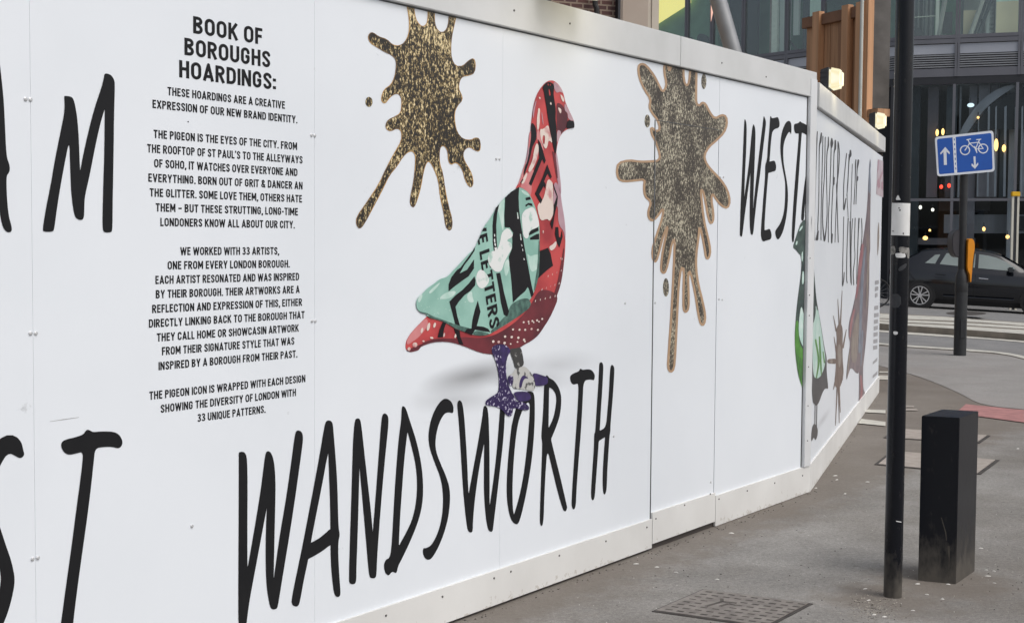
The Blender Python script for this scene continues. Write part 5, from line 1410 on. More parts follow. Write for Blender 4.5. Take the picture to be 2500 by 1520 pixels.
# ------------------------------------------------------------------ square black bollard
b1, b2, b3 = ground(2241, 1416), ground(2333, 1425), ground(2379.5, 1393)
b4 = b1 + (b3 - b2)
bc = (b1 + b2 + b3 + b4) / 4
bol = empty('bollard', (bc.x, bc.y, 0), 'square black steel bollard with dirty foot, beside the black post', 'bollard')
BH = .765
mb = MB(); mb.hexa([Vector((p.x, p.y, -.05)) for p in (b1, b2, b3, b4)] + [Vector((p.x, p.y, BH)) for p in (b1, b2, b3, b4)])
mb.build('body', M['bollard'], bol, bevel=.0025, seg=2)
WB = Wall(b1, b2)
rr = random.Random(5)
print_uv('drip_mark', [q for s_ in ([(.098, .30, .004), (.118, .235, .005), (.122, .20, .004)], [(.132, .17, .010), (.136, .12, .006), (.135, .03, .004)]) for q in brush(s_, False)], [], WB, .0009, M['dust'], bol)

# ------------------------------------------------------------------ cast iron cover in the pavement
def iron_cover():
    c0, c1, c2 = ground(1599, 1492), ground(1719, 1440), ground(1978, 1474)
    c3 = c0 + (c2 - c1)
    cc = (c0 + c2) / 2
    o = empty('manhole_cover', (cc.x, cc.y, 0), 'worn rectangular iron cover with raised tread blocks set in near pavement', 'manhole cover')
    ex, ey = c2 - c1, c0 - c1                 # along the long side, along the short side
    def P(a, b, z): return c1 + ex * a + ey * b + Vector((0, 0, z))
    mb = MB(); mb.hexa([P(-.02, -.02, -.02), P(1.02, -.02, -.02), P(1.02, 1.02, -.02), P(-.02, 1.02, -.02), P(-.02, -.02, .003), P(1.02, -.02, .003), P(1.02, 1.02, .003), P(-.02, 1.02, .003)])
    mb.build('frame', M['iron_dark'], o)
    mb = MB(); mb.hexa([P(.0, .0, -.01), P(.985, .0, -.01), P(.985, .985, -.01), P(.0, .985, -.01), P(.0, .0, .006), P(.985, .0, .006), P(.985, .985, .006), P(.0, .985, .006)])
    mb.build('plate', M['iron'], o)
    mb = MB()
    rr = random.Random(2)
    for j in range(9):
        for i in range(8):
            a, b = .05 + j * .108, .06 + i * .118
            if j in (2, 3) and i in (2, 3, 4): continue
            w_ = .035 + rr.uniform(-.004, .012)
            mb.hexa([P(a, b, .0055), P(a + .07, b, .0055), P(a + .07, b + w_, .0055), P(a, b + w_, .0055), P(a + .008, b + .008, .0068), P(a + .062, b + .008, .0068), P(a + .062, b + w_ - .008, .0068), P(a + .008, b + w_ - .008, .0068)])
    for (a, b, c, d) in ((.30, .62, .34, .38), (.34, .38, .29, .27), (.34, .38, .47, .36), (.40, .55, .42, .42), (.42, .42, .50, .44)):
        v = Vector((c - a, d - b)); n_ = Vector((-v.y, v.x)).normalized() * .016
        mb.prism([P(a + n_.x, b + n_.y, .0055), P(c + n_.x, d + n_.y, .0055), P(c - n_.x, d - n_.y, .0055), P(a - n_.x, b - n_.y, .0055)], (0, 0, .0015))
    mb.build('tread_block', M['iron_slot'], o)
iron_cover()

# ------------------------------------------------------------------ blue cycle sign on its pole
sb_ = ground(2348, 869)
SY = sb_.y + .085
sp_ = empty('sign_post', (sb_.x, SY, gz(sb_.x, SY)), 'charcoal signal pole carrying a blue cycle lane sign and amber button box', 'sign post')
def pz(py, y=SY): return at_depth(2350, py, y).z
zb0 = gz(sb_.x, SY)
mb = MB(); mb.tube([(sb_.x, SY, zb0 - .1), (sb_.x, SY, pz(690)), (sb_.x, SY, pz(672)), (sb_.x, SY, pz(657))], [.086, .086, .080, .052], 28); mb.build('pole_base', M['pole'], sp_, smooth=True)
mb = MB(); mb.tube([(sb_.x, SY, pz(712)), (sb_.x, SY, pz(711)), (sb_.x, SY, pz(692)), (sb_.x, SY, pz(690.5))], [.087, .0885, .0885, .087], 28); mb.build('collar', M['pole'], sp_, smooth=True)
mb = MB(); mb.tube([(sb_.x, SY, pz(658)), (sb_.x, SY, pz(345))], .052, 24); mb.build('pole_shaft', M['pole'], sp_, smooth=True)
mb = MB(); mb.box(sb_.x - .03, sb_.x + .04, SY - .10, SY - .083, zb0 + .25, zb0 + .5); mb.build('inspection_hatch', M['pole'], sp_, bevel=.004)
mb = MB(); mb.tube([(sb_.x - .005, SY - .088, zb0 + .30), (sb_.x - .005, SY - .094, zb0 + .30)], .018, 10); mb.build('label_mark', M['torn'], sp_)
WS = Wall((sb_.x, SY - .085), (sb_.x + 1, SY - .085))
zs = Z(2210, 180, 4.993)
def rnd_quad(q, r):
    out = []
    n = len(q)
    for i in range(n):
        p0, p1, p2 = Vector(q[i - 1]), Vector(q[i]), Vector(q[(i + 1) % n])
        a = p1 + (p0 - p1).normalized() * r; b = p1 + (p2 - p1).normalized() * r
        for k in range(6):
            t = k / 5
            out.append(tuple((a * (1 - t) ** 2 + p1 * 2 * t * (1 - t) + b * t * t)))
    return out
quad = [(362, 772), (1075, 692), (1092, 1192), (392, 1254)]
mb = MB()
lp = [WS.pt(*WS.hit(p[0], p[1]), 0) for p in zs(rnd_quad(quad, 42))]
mb.prism(lp, (0, .018, 0)); plate = mb.build('sign_plate', M['sign_white'], sp_)
inner = [(386, 797), (1052, 722), (1066, 1167), (412, 1227)]
printed('sign_face', [zs(rnd_quad(inner, 26))], WS, .001, M['sign_blue'], plate)
sym = [zs([(487, 893), (543, 958), (541, 983), (503, 950), (508, 1112), (472, 1113), (467, 953), (430, 988), (428, 965)]), zs([(832, 1010), (857, 1008), (861, 1112), (888, 1082), (891, 1108), (850, 1161), (808, 1120), (811, 1094), (838, 1116)])]
printed('sign_arrow', sym[:1], WS, .002, M['sign_white'], plate)
printed('sign_arrow', sym[1:], WS, .002, M['sign_white'], plate)
printed('sign_divider', [zs([(577, 776), (614, 772), (634, 1207), (599, 1211)])], WS, .002, M['sign_white'], plate,
        neg=[zs([(592 + i * 3.1, 790 + i * 59), (602 + i * 3.1, 789 + i * 59), (604 + i * 3.1, 815 + i * 59), (594 + i * 3.1, 816 + i * 59)]) for i in range(7)])
bk = []
for cx, cy in ((729, 933), (950, 913)):
    ring = [(cx + 56 * math.cos(a), cy + 54 * math.sin(a), 14) for a in [2 * math.pi * k / 24 for k in range(25)]]
    bk += brush(zs(ring), False)
for st_ in ([(729, 933, 12), (785, 850, 12), (765, 805, 12)], [(752, 806, 12), (796, 797, 12)], [(780, 850, 12), (893, 836, 12)], [(785, 852, 12), (858, 915, 12)], [(858, 915, 12), (905, 805, 12)], [(870, 805, 13), (922, 799, 12)], [(897, 832, 11), (950, 913, 11)], [(858, 918, 10), (950, 913, 10)], [(846, 885, 8), (862, 925, 22), (874, 965, 9)]):
    bk += brush(zs(st_), False)
printed('sign_bicycle', bk, WS, .002, M['sign_white'], plate)
mb = MB(); mb.tube([(sb_.x - .30, SY - .062, pz(372)), (sb_.x + .36, SY - .062, pz(364))], .012, 8); mb.tube([(sb_.x - .30, SY - .062, pz(402)), (sb_.x + .36, SY - .062, pz(394))], .012, 8); mb.build('bracket', M['pole'], sp_)
zo = Z(2180, 560, 6.81)
mb = MB()
lp = [at_depth(p[0], p[1], SY - .02) for p in chaikin(zo([(1150, -5), (1080, 8), (1010, 50), (985, 150), (985, 260), (1005, 390), (1050, 455), (1110, 468), (1150, 468)]))]
mb.prism(lp, (0, .22, 0)); hb = mb.build('signal_box', M['hood'], sp_, bevel=.012)
mb = MB()
lp = [at_depth(p[0], p[1], SY - .09) for p in chaikin(zo([(1252, 175), (1290, 150), (1335, 160), (1362, 220), (1362, 330), (1340, 440), (1325, 600), (1310, 800), (1302, 880), (1284, 880), (1280, 745), (1236, 665), (1245, 400)]), 1)]
mb.prism(lp, (0, .16, 0)); mb.build('button_box', M['amber'], sp_, bevel=.008)
mb = MB(); mb.prism([at_depth(p[0], p[1], SY - .06) for p in zo([(1358, 350), (1368, 360), (1330, 660), (1322, 655), (1340, 450)])], (0, .12, 0)); mb.build('button_box_back', M['pole'], sp_)

# ------------------------------------------------------------------ the glazed office building across the road
K0 = Vector((11.35, 40.4, 0))
WR = Wall((K0.x, K0.y), (K0.x + .946, K0.y - .324))
WL = Wall((K0.x, K0.y), (K0.x - .66, K0.y + .75))
ob = empty('office_building', (K0.x, K0.y, 0), 'grey framed glass office building filling the street opposite', 'building')
ZT, Z1, Z2, Z3, Z4, Z5, Z6 = 22.0, 7.62, 7.38, 7.08, 6.68, 6.42, 6.22
def wing(w, mull, ulen, low):
    fr, sp2, lv, dk = MB(), MB(), MB(), MB()
    gu, gl = [], []
    for a, b in zip(mull[:-1], mull[1:]):
        for z0_, z1_ in ((Z1, 11.2), (12.2, 15.8), (16.8, 21.0)):
            q = MB(); q.wbox(w, a, b, z0_, z1_, -.02, 0); q.build('upper_window', M['glass_up'], ob)
            q = MB(); q.wbox(w, a + .05, b - .05, z1_, z1_ + 1.0, -.06, 0); q.build('spandrel', M['spandrel'], ob)
        q = MB(); q.wbox(w, a + .05, b - .05, Z3, Z2 - .02, -.06, .0); q.build('spandrel', M['spandrel'], ob)
        n = 6
        for i in range(n):
            z0 = Z4 + .012 + (Z3 - .005 - Z4) * i / n
            lv.wbox(w, a + .07, b - .07, z0, z0 + .034, -.05, .012)
        dk.wbox(w, a, b, Z4 - .02, Z3, -.14, -.09)
    for m_ in mull:
        fr.wbox(w, m_ - .07, m_ - .006, Z5, ZT, -.08, .05); fr.wbox(w, m_ + .006, m_ + .07, Z5, ZT, -.08, .05)
    dk.wbox(w, mull[0], mull[-1], Z5, ZT, -.12, -.085) if False else None
    fr.wbox(w, mull[0], mull[-1], Z1 - .10, Z1, -.08, .045); fr.wbox(w, mull[0], mull[-1], Z2, Z2 + .12, -.08, .045)
    fr.wbox(w, mull[0], mull[-1], Z2 + .12, Z1 - .10, -.08, .02)
    fr.wbox(w, mull[0], mull[-1], Z5, Z4 - .02, -.08, .03)
    fr.build('window_frame', M['frame'], ob); lv.build('louvre', M['louvre'], ob); dk.build('louvre_backing', M['frame_dark'], ob)
    q = MB(); q.wbox(w, mull[0], mull[-1], Z6 - .02, Z5, -.1, .02); q.build('fascia', M['frame_dark'], ob)
    q = MB(); q.wbox(w, -.05, ulen, Z6, Z6 + .15, -5, -.11); q.wbox(w, -.05, ulen, Z1 - .25, Z1 - .1, -5, -.13); q.wbox(w, -.05, ulen, 11.4, 11.9, -5, -.1); q.wbox(w, -.05, ulen, 16, 16.5, -5, -.1); q.wbox(w, -.05, ulen, 22.0, 22.3, -5, .06); q.build('floor_slab', M['int_grey'], ob)
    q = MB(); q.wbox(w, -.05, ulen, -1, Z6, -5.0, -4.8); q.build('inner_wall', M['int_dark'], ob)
    q = MB(); q.wbox(w, -.05, ulen, Z1 - .1, 22, -3.2, -3.0); q.build('inner_wall', M['int_green'] if w is WL else M['int_grey'], ob)
mr_ = [.0, 1.587, 3.307, 5.03, 6.75, 8.47, 10.2, 11.9]
ml_ = [.0, 1.35, 2.75, 4.13, 5.86, 7.2, 8.31, 9.95, 10.8]
wing(WR, mr_, 12, True)
wing(WL, ml_, 12, False)
# shop front on the right wing
for a, b in zip(mr_[:-1], mr_[1:]):
    q = MB(); q.wbox(WR, a, b, -1, 2.82, -.02, 0); q.build('shop_window', M['glass_low'], ob)
    q = MB(); q.wbox(WR, a, b, 2.90, Z6 - .02, -.02, 0); q.build('shop_window', M['glass_low'], ob)
fr = MB()
for m_ in mr_:
    fr.wbox(WR, m_ - .10, m_ - .02, -1, Z6 - .02, -.06, .05)
fr.wbox(WR, 0, 11.9, 2.82, 2.90, -.05, .055)
fr.build('shop_frame', M['frame'], ob)
q = MB(); q.wbox(WR, .05, .22, -1, Z5, -.12, .06); q.build('corner_pier', M['frame_dark'], ob)
q = MB(); q.wbox(WR, -.25, .05, -1, Z6, -.2, .04); q.build('corner_pier', M['frame_dark'], ob)
for m_ in ml_[1:]:
    q = MB(); q.wbox(WL, m_ - .06, m_ + .06, -1, Z6, -.1, .05); q.build('shop_frame', M['frame_dark'], ob)
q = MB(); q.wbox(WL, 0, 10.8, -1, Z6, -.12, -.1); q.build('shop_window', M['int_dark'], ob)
# behind the shop front: strips and a sloping band shaped as its reflections; shelves
rr = random.Random(11)
u = .35
i = 0
while u < 9:
    w_ = rr.choice([.05, .08, .14, .22, .30])
    q = MB(); q.wbox(WR, u, u + w_, 2.95 if i % 4 else -1, 6.19, -rr.uniform(.6, 1.2), -rr.uniform(.3, .5))
    q.build('window_strip', M[rr.choice(['column', 'tone_dim', 'tone_dark', 'tone_dark', 'tone_plum'])], ob)  # upright strips shaped as building reflections in the glass
    u += w_ + rr.choice([.04, .06, .10, .22]); i += 1
q = MB(); q.prism([WR.pt(*WR.hit(px, py, -.22), -.22) for px, py in chaikin([(2338, 330), (2368, 278), (2402, 238), (2448, 210), (2488, 206), (2440, 236), (2408, 262), (2378, 300), (2352, 340)])], tuple(WR.n * -.04)); q.build('slant_band', M['column'], ob)  # band shaped as the sloping reflection in the shopfront
q = MB(); q.prism([WR.pt(*WR.hit(px, py, -.24), -.24) for px, py in [(2372, 316), (2412, 262), (2446, 240), (2500, 212), (2560, 212), (2560, 316)]], tuple(WR.n * -.03)); q.build('interior_panel', M['int_dark'], ob)
for px_, w_ in ((2412, 5), (2430, 4), (2452, 6), (2478, 5), (2494, 4), (2388, 3)):
    q = MB(); q.prism([WR.pt(*WR.hit(x, y, -.20), -.20) for x, y in ((px_, 262), (px_ + w_, 258), (px_ + w_ - 3, 480), (px_ - 3, 480))], tuple(WR.n * -.02)); q.build('window_strip', M['column'], ob)  # further streaks of the reflected buildings, built as strips
q = MB(); q.wbox(WR, 1.3, 9, 1.9, 2.45, -1.3, -.9); q.build('interior_counter', M['column'], ob)
for uu in (3.35, 3.95, 4.25):
    q = MB(); q.wbox(WR, uu, uu + .28, 1.98, 2.4, -.9, -.86); q.build('interior_shelf', M['frame_dark'], ob)
q = MB(); q.wbox(WR, .3, 2.2, 1.55, 1.75, -1.0, -.8); q.build('interior_shelf', M['tone_dim'], ob)
q = MB(); q.wbox(WR, 1.1, 2.6, 2.6, 4.9, -2.6, -2.4); q.wbox(WR, 3.2, 5.6, 3.4, 5.1, -2.4, -2.3); q.build('interior_panel', M['tone_dim'], ob)
# upper windows, right wing: fins, braces, cream blinds
q = MB(); q.wbox(WR, 2.62, 3.22, Z1, 8.55, -.30, -.26); q.wbox(WR, 3.40, 4.9, Z1, 8.55, -.30, -.26); q.build('blind', M['blind'], ob)
q = MB(); q.wbox(WR, 2.62, 3.22, 8.55, 8.68, -.32, -.26); q.wbox(WR, 3.40, 4.9, 8.55, 8.68, -.32, -.26); q.build('blind_head', M['curtain'], ob)
q = MB()
for (ua, ub) in ((1.9, 2.75), (1.02, 1.45)):
    q.tube([WR.pt(ua, Z1 - .05, -.35), WR.pt(ub, 10.2, -.35)], .07, 10)
q.build('slant_band', M['int_grey'], ob)
q = MB()
for (ua, ub) in ((1.98, 2.88), (2.12, 3.02)):
    q.tube([WR.pt(ua, Z1 - .05, -.42), WR.pt(ub, 10.2, -.42)], .055, 10)
q.build('slant_band', M['tone_dark'], ob)
for a_1, b_1, z_1, mt_ in ((1.12, 1.16, 9.9, 'white_strip'), (2.36, 2.56, 8.9, 'pale_curtain'), (2.45, 2.6, 9.6, 'tone_dark'), (1.66, 1.72, 9.5, 'tone_dark'), (3.24, 3.28, 9.5, 'tone_dark')):
    q = MB(); q.wbox(WR, a_1, b_1, Z1, z_1, -.52, -.46); q.build('interior_panel', M[mt_], ob)
for k in range(6):
    q = MB(); q.wbox(WR, .25 + k * .12, .25 + k * .12 + rr.uniform(.04, .09), Z1, 9.4, -.42, -.34); q.build('window_strip', M[('int_dark', 'tone_dark')[k % 2]], ob)
q = MB(); q.prism([WR.pt(a, b, -.3) for a, b in chaikin([(.25, 7.62), (.25, 8.0), (.5, 7.9), (.62, 7.75), (.72, 7.62)])], tuple(WR.n * .03)); q.build('interior_seat', M['frame_dark'], ob)
q = MB(); q.wbox(WR, 1.15, 1.42, Z1 + .1, 8.35, -.45, -.4); q.wbox(WR, 2.2, 2.32, Z1, 8.1, -.45, -.4); q.build('interior_panel', M['frame_dark'], ob)
q = MB(); q.wbox(WR, 1.68, 2.1, Z1, 8.4, -.7, -.6); q.build('interior_panel', M['blind'], ob)
q = MB(); q.wbox(WR, .95, 1.05, Z1, 10, -.4, -.3); q.build('pale_upright', M['white_strip'], ob)
q = MB(); q.tube([WR.pt(.3, 8.22, -.35), WR.pt(.95, 8.24, -.35)], .02, 8); q.build('interior_rail', M['galv'], ob)
# left wing upper windows
q = MB(); q.wbox(WL, 2.9, 3.45, Z1, 11.3, -.3, -.25); q.build('curtain', M['curtain'], ob)
q = MB(); q.wbox(WL, 3.5, 3.75, Z1, 11.3, -.4, -.3); q.build('interior_panel', M['int_dark'], ob)
q = MB(); q.wbox(WL, 4.2, 4.58, Z1, 11.2, -.3, -.2); q.wbox(WL, 3.85, 4.05, Z1 + .5, 11.2, -.3, -.2); q.build('interior_panel', M['pale_curtain'], ob)
q = MB(); q.wbox(WL, 4.60, 4.82, Z1, 11.2, -.2, -.1); q.build('pale_upright', M['white_strip'], ob)  # white strip shaped as a column reflected in the window
q = MB(); q.wbox(WL, 4.85, 5.15, Z1, 11.3, -.5, -.42); q.build('interior_panel', M['taupe'], ob)
q = MB()
for dz in (0, .55):
    q.tube([WL.pt(4.75 - t * .9, 8.75 - dz - 1.15 * (t ** .7), -.28) for t in (0, .25, .5, .75, 1)], .035, 8)
q.build('reflected_cable', M['black_cable'], ob)  # tubes shaped as cables reflected in the glass
q = MB(); q.wbox(WL, 5.95, 7.15, Z1, 11.3, -.9, -.8); q.build('interior_panel', M['int_dark'], ob)
q = MB(); q.wbox(WL, 7.3, 10.3, Z1, 11.2, -.5, -.4); q.build('interior_panel', M['int_green'], ob)
q = MB(); q.prism([WL.pt(*p, -.38) for p in chaikin([(7.45, 7.6), (7.45, 8.25), (7.7, 8.5), (8.0, 8.65), (8.2, 8.55), (8.25, 7.6)])], tuple(WL.n * .03)); q.wbox(WL, 8.4, 9.6, Z1, 8.55, -.38, -.35); q.build('interior_seat', M['tone_dark'], ob)
q = MB(); q.wbox(WL, 8.42, 8.9, 8.25, 8.5, -.34, -.32); q.build('interior_shelf', M['curtain'], ob)
q = MB(); q.prism([at_depth(p[0], p[1], 45.6) for p in ((1736, 8), (1742, 26), (1736, 53))], (0, .05, 0)); q.build('lit_panel', M['salmon'], ob)
q = MB(); q.hexa([WL.pt(8.36, 9.68, -.24), WL.pt(10.2, 9.02, -.24), WL.pt(10.2, 9.02, -.20), WL.pt(8.36, 9.68, -.20), WL.pt(8.36, 11.2, -.24), WL.pt(10.2, 11.2, -.24), WL.pt(10.2, 11.2, -.20), WL.pt(8.36, 11.2, -.20)])
q.build('glow_panel', M['yellow_glow'], ob)  # glowing panel put in for the bright yellow reflection here

def glass_light(label, px, py, d, r, mat, kind='bulb', tall=1.0):
    p = WR.pt(*WR.hit(px, py, -.14), -.14)
    o = empty('shopfront_light', p, label, 'lamp')  # red and orange ones stand in for street lights reflected in the glass
    mb = MB()
    for k in range(7):
        pass
    n = 7
    mb.tube([p + Vector((0, 0, r * tall * math.cos(math.pi * k / n) * -1)) for k in range(n + 1)], [max(.002, r * math.sin(math.pi * k / n)) for k in range(n + 1)], 12)
    mb.build('bulb', M[mat], o, smooth=True)
    mb = MB(); mb.tube([p + Vector((0, .0, r * tall)), p + Vector((0, 0, r * tall + .12))], .012, 6); mb.build('stem', M['frame_dark'], o)
    return o
for lb, x, y, r, m_, tl in (('stand-in lamp for a warm hooked reflection in the shopfront, above the left half of blue sign', 2288, 324, .045, 'warm', 2.2),
        ('stand-in lamp for a warm hooked reflection in the shopfront, second above the blue sign', 2302, 322, .045, 'warm', 2.2),
        ('stand-in lamp for a tall warm reflection in the shopfront, touching the right edge of blue sign', 2432, 354, .06, 'warm', 3.0),
        ('stand-in lamp for a short warm reflection in the shopfront, farther right of the blue sign', 2451, 362, .055, 'warm', 1.9),
        ('stand-in lamp for a red reflection in the shopfront below the blue sign, left of a pair', 2298, 456, .05, 'red_reflection', 1.2),
        ('stand-in lamp for a red reflection in the shopfront below the blue sign, right of a pair', 2317, 453, .05, 'red_reflection', 1.3),
        ('white bulb behind the shopfront beside the white sticker', 2247, 506, .045, 'white_lamp', 1.3),
        ('white bulb behind the shopfront, right of the first white bulb', 2277, 512, .045, 'white_lamp', 1.1),
        ('stand-in lamp for an amber reflection in the shopfront just above the car roof rear', 2259, 581, .075, 'warm', .8),
        ('stand-in lamp for a small warm reflection in the shopfront over the car rear window', 2270, 562, .035, 'warm', 1),
        ('stand-in lamp for an amber reflection in the shopfront right of the charcoal pole', 2402, 559, .045, 'warm', 1.4),
        ('stand-in lamp for a yellow reflection in the shopfront beside the yellow capped post', 2460, 578, .055, 'warm', 1),
        ('pale cool lamp high behind the shopfront above the sign', 2370, 257, .10, 'cool_lamp', .6),
        ('stand-in lamp for a tiny red reflection high in the shopfront right of the cool lamp', 2388, 287, .035, 'warm', 1)):
    glass_light(lb, x, y, 39.6 if x > 2420 else 40.3, r, m_, tall=tl)

# ------------------------------------------------------------------ steel brace, brick building, beige cladding behind the hoarding
bb = empty('brick_building', at_depth(1450, 600, 22), 'dark red brick building with beige clad corner, behind the first hoarding run', 'building')
pA, pB, pC, pD = (at_depth(x, 20, y) for x, y in ((900, 21), (1513, 22.5), (1580, 22.6), (1607, 22.7)))
WBk = Wall((pA.x, pA.y), (pB.x, pB.y))
q = MB(); q.wbox(WBk, 0, WBk.len, 0, 9, -4, 0); wl_ = q.build('wall', M['brick'], bb)
wl_.data.transform(Matrix.Identity(4))
q = MB(); q.tube([at_depth(1453, -60, 22.2), at_depth(1453, 12, 22.2), at_depth(1457, 22, 22.2), at_depth(1457, 80, 22.2)], .045, 10); q.build('drain_pipe', M['black_cable'], bb)
WBe = Wall((pB.x, pB.y - .15), (pC.x, pC.y - .15))
q = MB(); q.wbox(WBe, 0, WBe.len, 0, 9, -4, 0); q.wbox(WBe, .03, .06, 0, 9, 0, .015); q.build('cladding_panel', M['clad'], bb)
WBf = Wall((pC.x, pC.y - .11), (pD.x, pD.y - .11))
q = MB(); q.wbox(WBf, .004, WBf.len, 0, 9, -4, 0); q.wbox(WBf, .07, .09, 0, 9, 0, .02); q.build('corner_trim', M['clad2'], bb)
q = MB(); q.wbox(WBe, -.045, -.002, 0, 9, -3, .02); q.build('corner_trim', M['frame_dark'], bb)
t0, t1 = at_depth(1722, -110, 24), at_depth(1808, 190, 24)
sb2 = empty('steel_brace', t1, 'thick slanting grey steel tube in front of the office glazing', 'brace')
q = MB(); q.tube([t0, t1 + (t1 - t0) * 1.2], .145, 28); q.build('tube', M['steel'], sb2, smooth=True)

# ------------------------------------------------------------------ cedar enclosure, pipe and concrete column behind the corner
TD = 15.0
c_r = at_depth(2106, 15, TD); c_l = at_depth(1970, 45, 15.85)
WT = Wall((c_l.x, c_l.y), (c_r.x, c_r.y))
zt_ = at_depth(1970, 45, 15.85).z
te = empty('cedar_enclosure', WT.pt(.4, 0, 0), 'tall cedar board enclosure with dark top rail behind the hoarding corner', 'fence')
q = MB()
nb = 9
for i in range(nb):
    a = WT.len * i / nb
    q.wbox(WT, a + .003, a + WT.len / nb - .003, .0, zt_ - .12, -.03, .002 * (i % 2))
q.build('board', M['wood'], te)
q = MB(); q.wbox(WT, -.03, WT.len + .10, zt_ - .12, zt_, -.04, .05); q.build('top_rail', M['wood_rail'], te, bevel=.004)
for a, w_ in ((.20, .12), (WT.len * .74, .11), (WT.len * .985, .12)):
    q = MB(); q.wbox(WT, a, a + w_, .0, zt_ + .03, .006, .085); q.build('post', M['wood_post'], te, bevel=.003)
q = MB(); q.wbox(WT, WT.len + .10, WT.len + .165, .0, zt_ + 1.2, -.02, .06); q.build('end_board', M['wood_post'], te)
q = MB(); q.wbox(WT, WT.len + .17, WT.len + .33, 2.92, 3.0, -.12, .05); q.build('cross_rail', M['wood'], te)
pp = at_depth(2103, 100, 14.6)
pi_ = empty('white_pipe', (pp.x, pp.y, 0), 'thin white upright pipe in front of the cedar boards', 'pipe')
q = MB(); q.tube([(pp.x, pp.y, 0), (pp.x, pp.y, 6)], .019, 12); q.build('tube', M['galv'], pi_, smooth=True)
cc0, cc1 = at_depth(2133, 100, 16.5), at_depth(2173, 100, 16.45)
WC = Wall((cc0.x, cc0.y), (cc1.x, cc1.y))
co = MB(); co.wbox(WC, 0, WC.len, 3.18, 7.5, -.35, 0); co.wbox(WC, 0, WC.len * .32, 0, 3.18, -.35, -.003)
co = co.build('concrete_column', M['concrete']); tag(co, 'rough grey concrete column between the cedar boards and black post', 'column')

# ------------------------------------------------------------------ yellow capped post beyond the car
yb = at_depth(2474, 640, 36.2)
yp = empty('marker_post', (yb.x, yb.y, 0), 'cream twin rail post with yellow cap behind the car bonnet', 'post')
sc_ = 36.2 / F
zt2_ = at_depth(2476, 468, 36.2).z; zt3_ = at_depth(2476, 479, 36.2).z
for dx in (-.085, .055):
    q = MB(); q.box(yb.x + dx, yb.x + dx + .055, yb.y - .03, yb.y + .03, -.6, zt3_); q.build('rail', M['rail'], yp)
q = MB(); q.box(yb.x - .028, yb.x + .053, yb.y - .015, yb.y + .02, -.6, zt3_ - .02); q.build('core', M['frame_dark'], yp)
q = MB(); q.box(yb.x - .095, yb.x + .12, yb.y - .06, yb.y + .06, zt3_, zt2_); q.build('cap', M['yellow'], yp, bevel=.01)

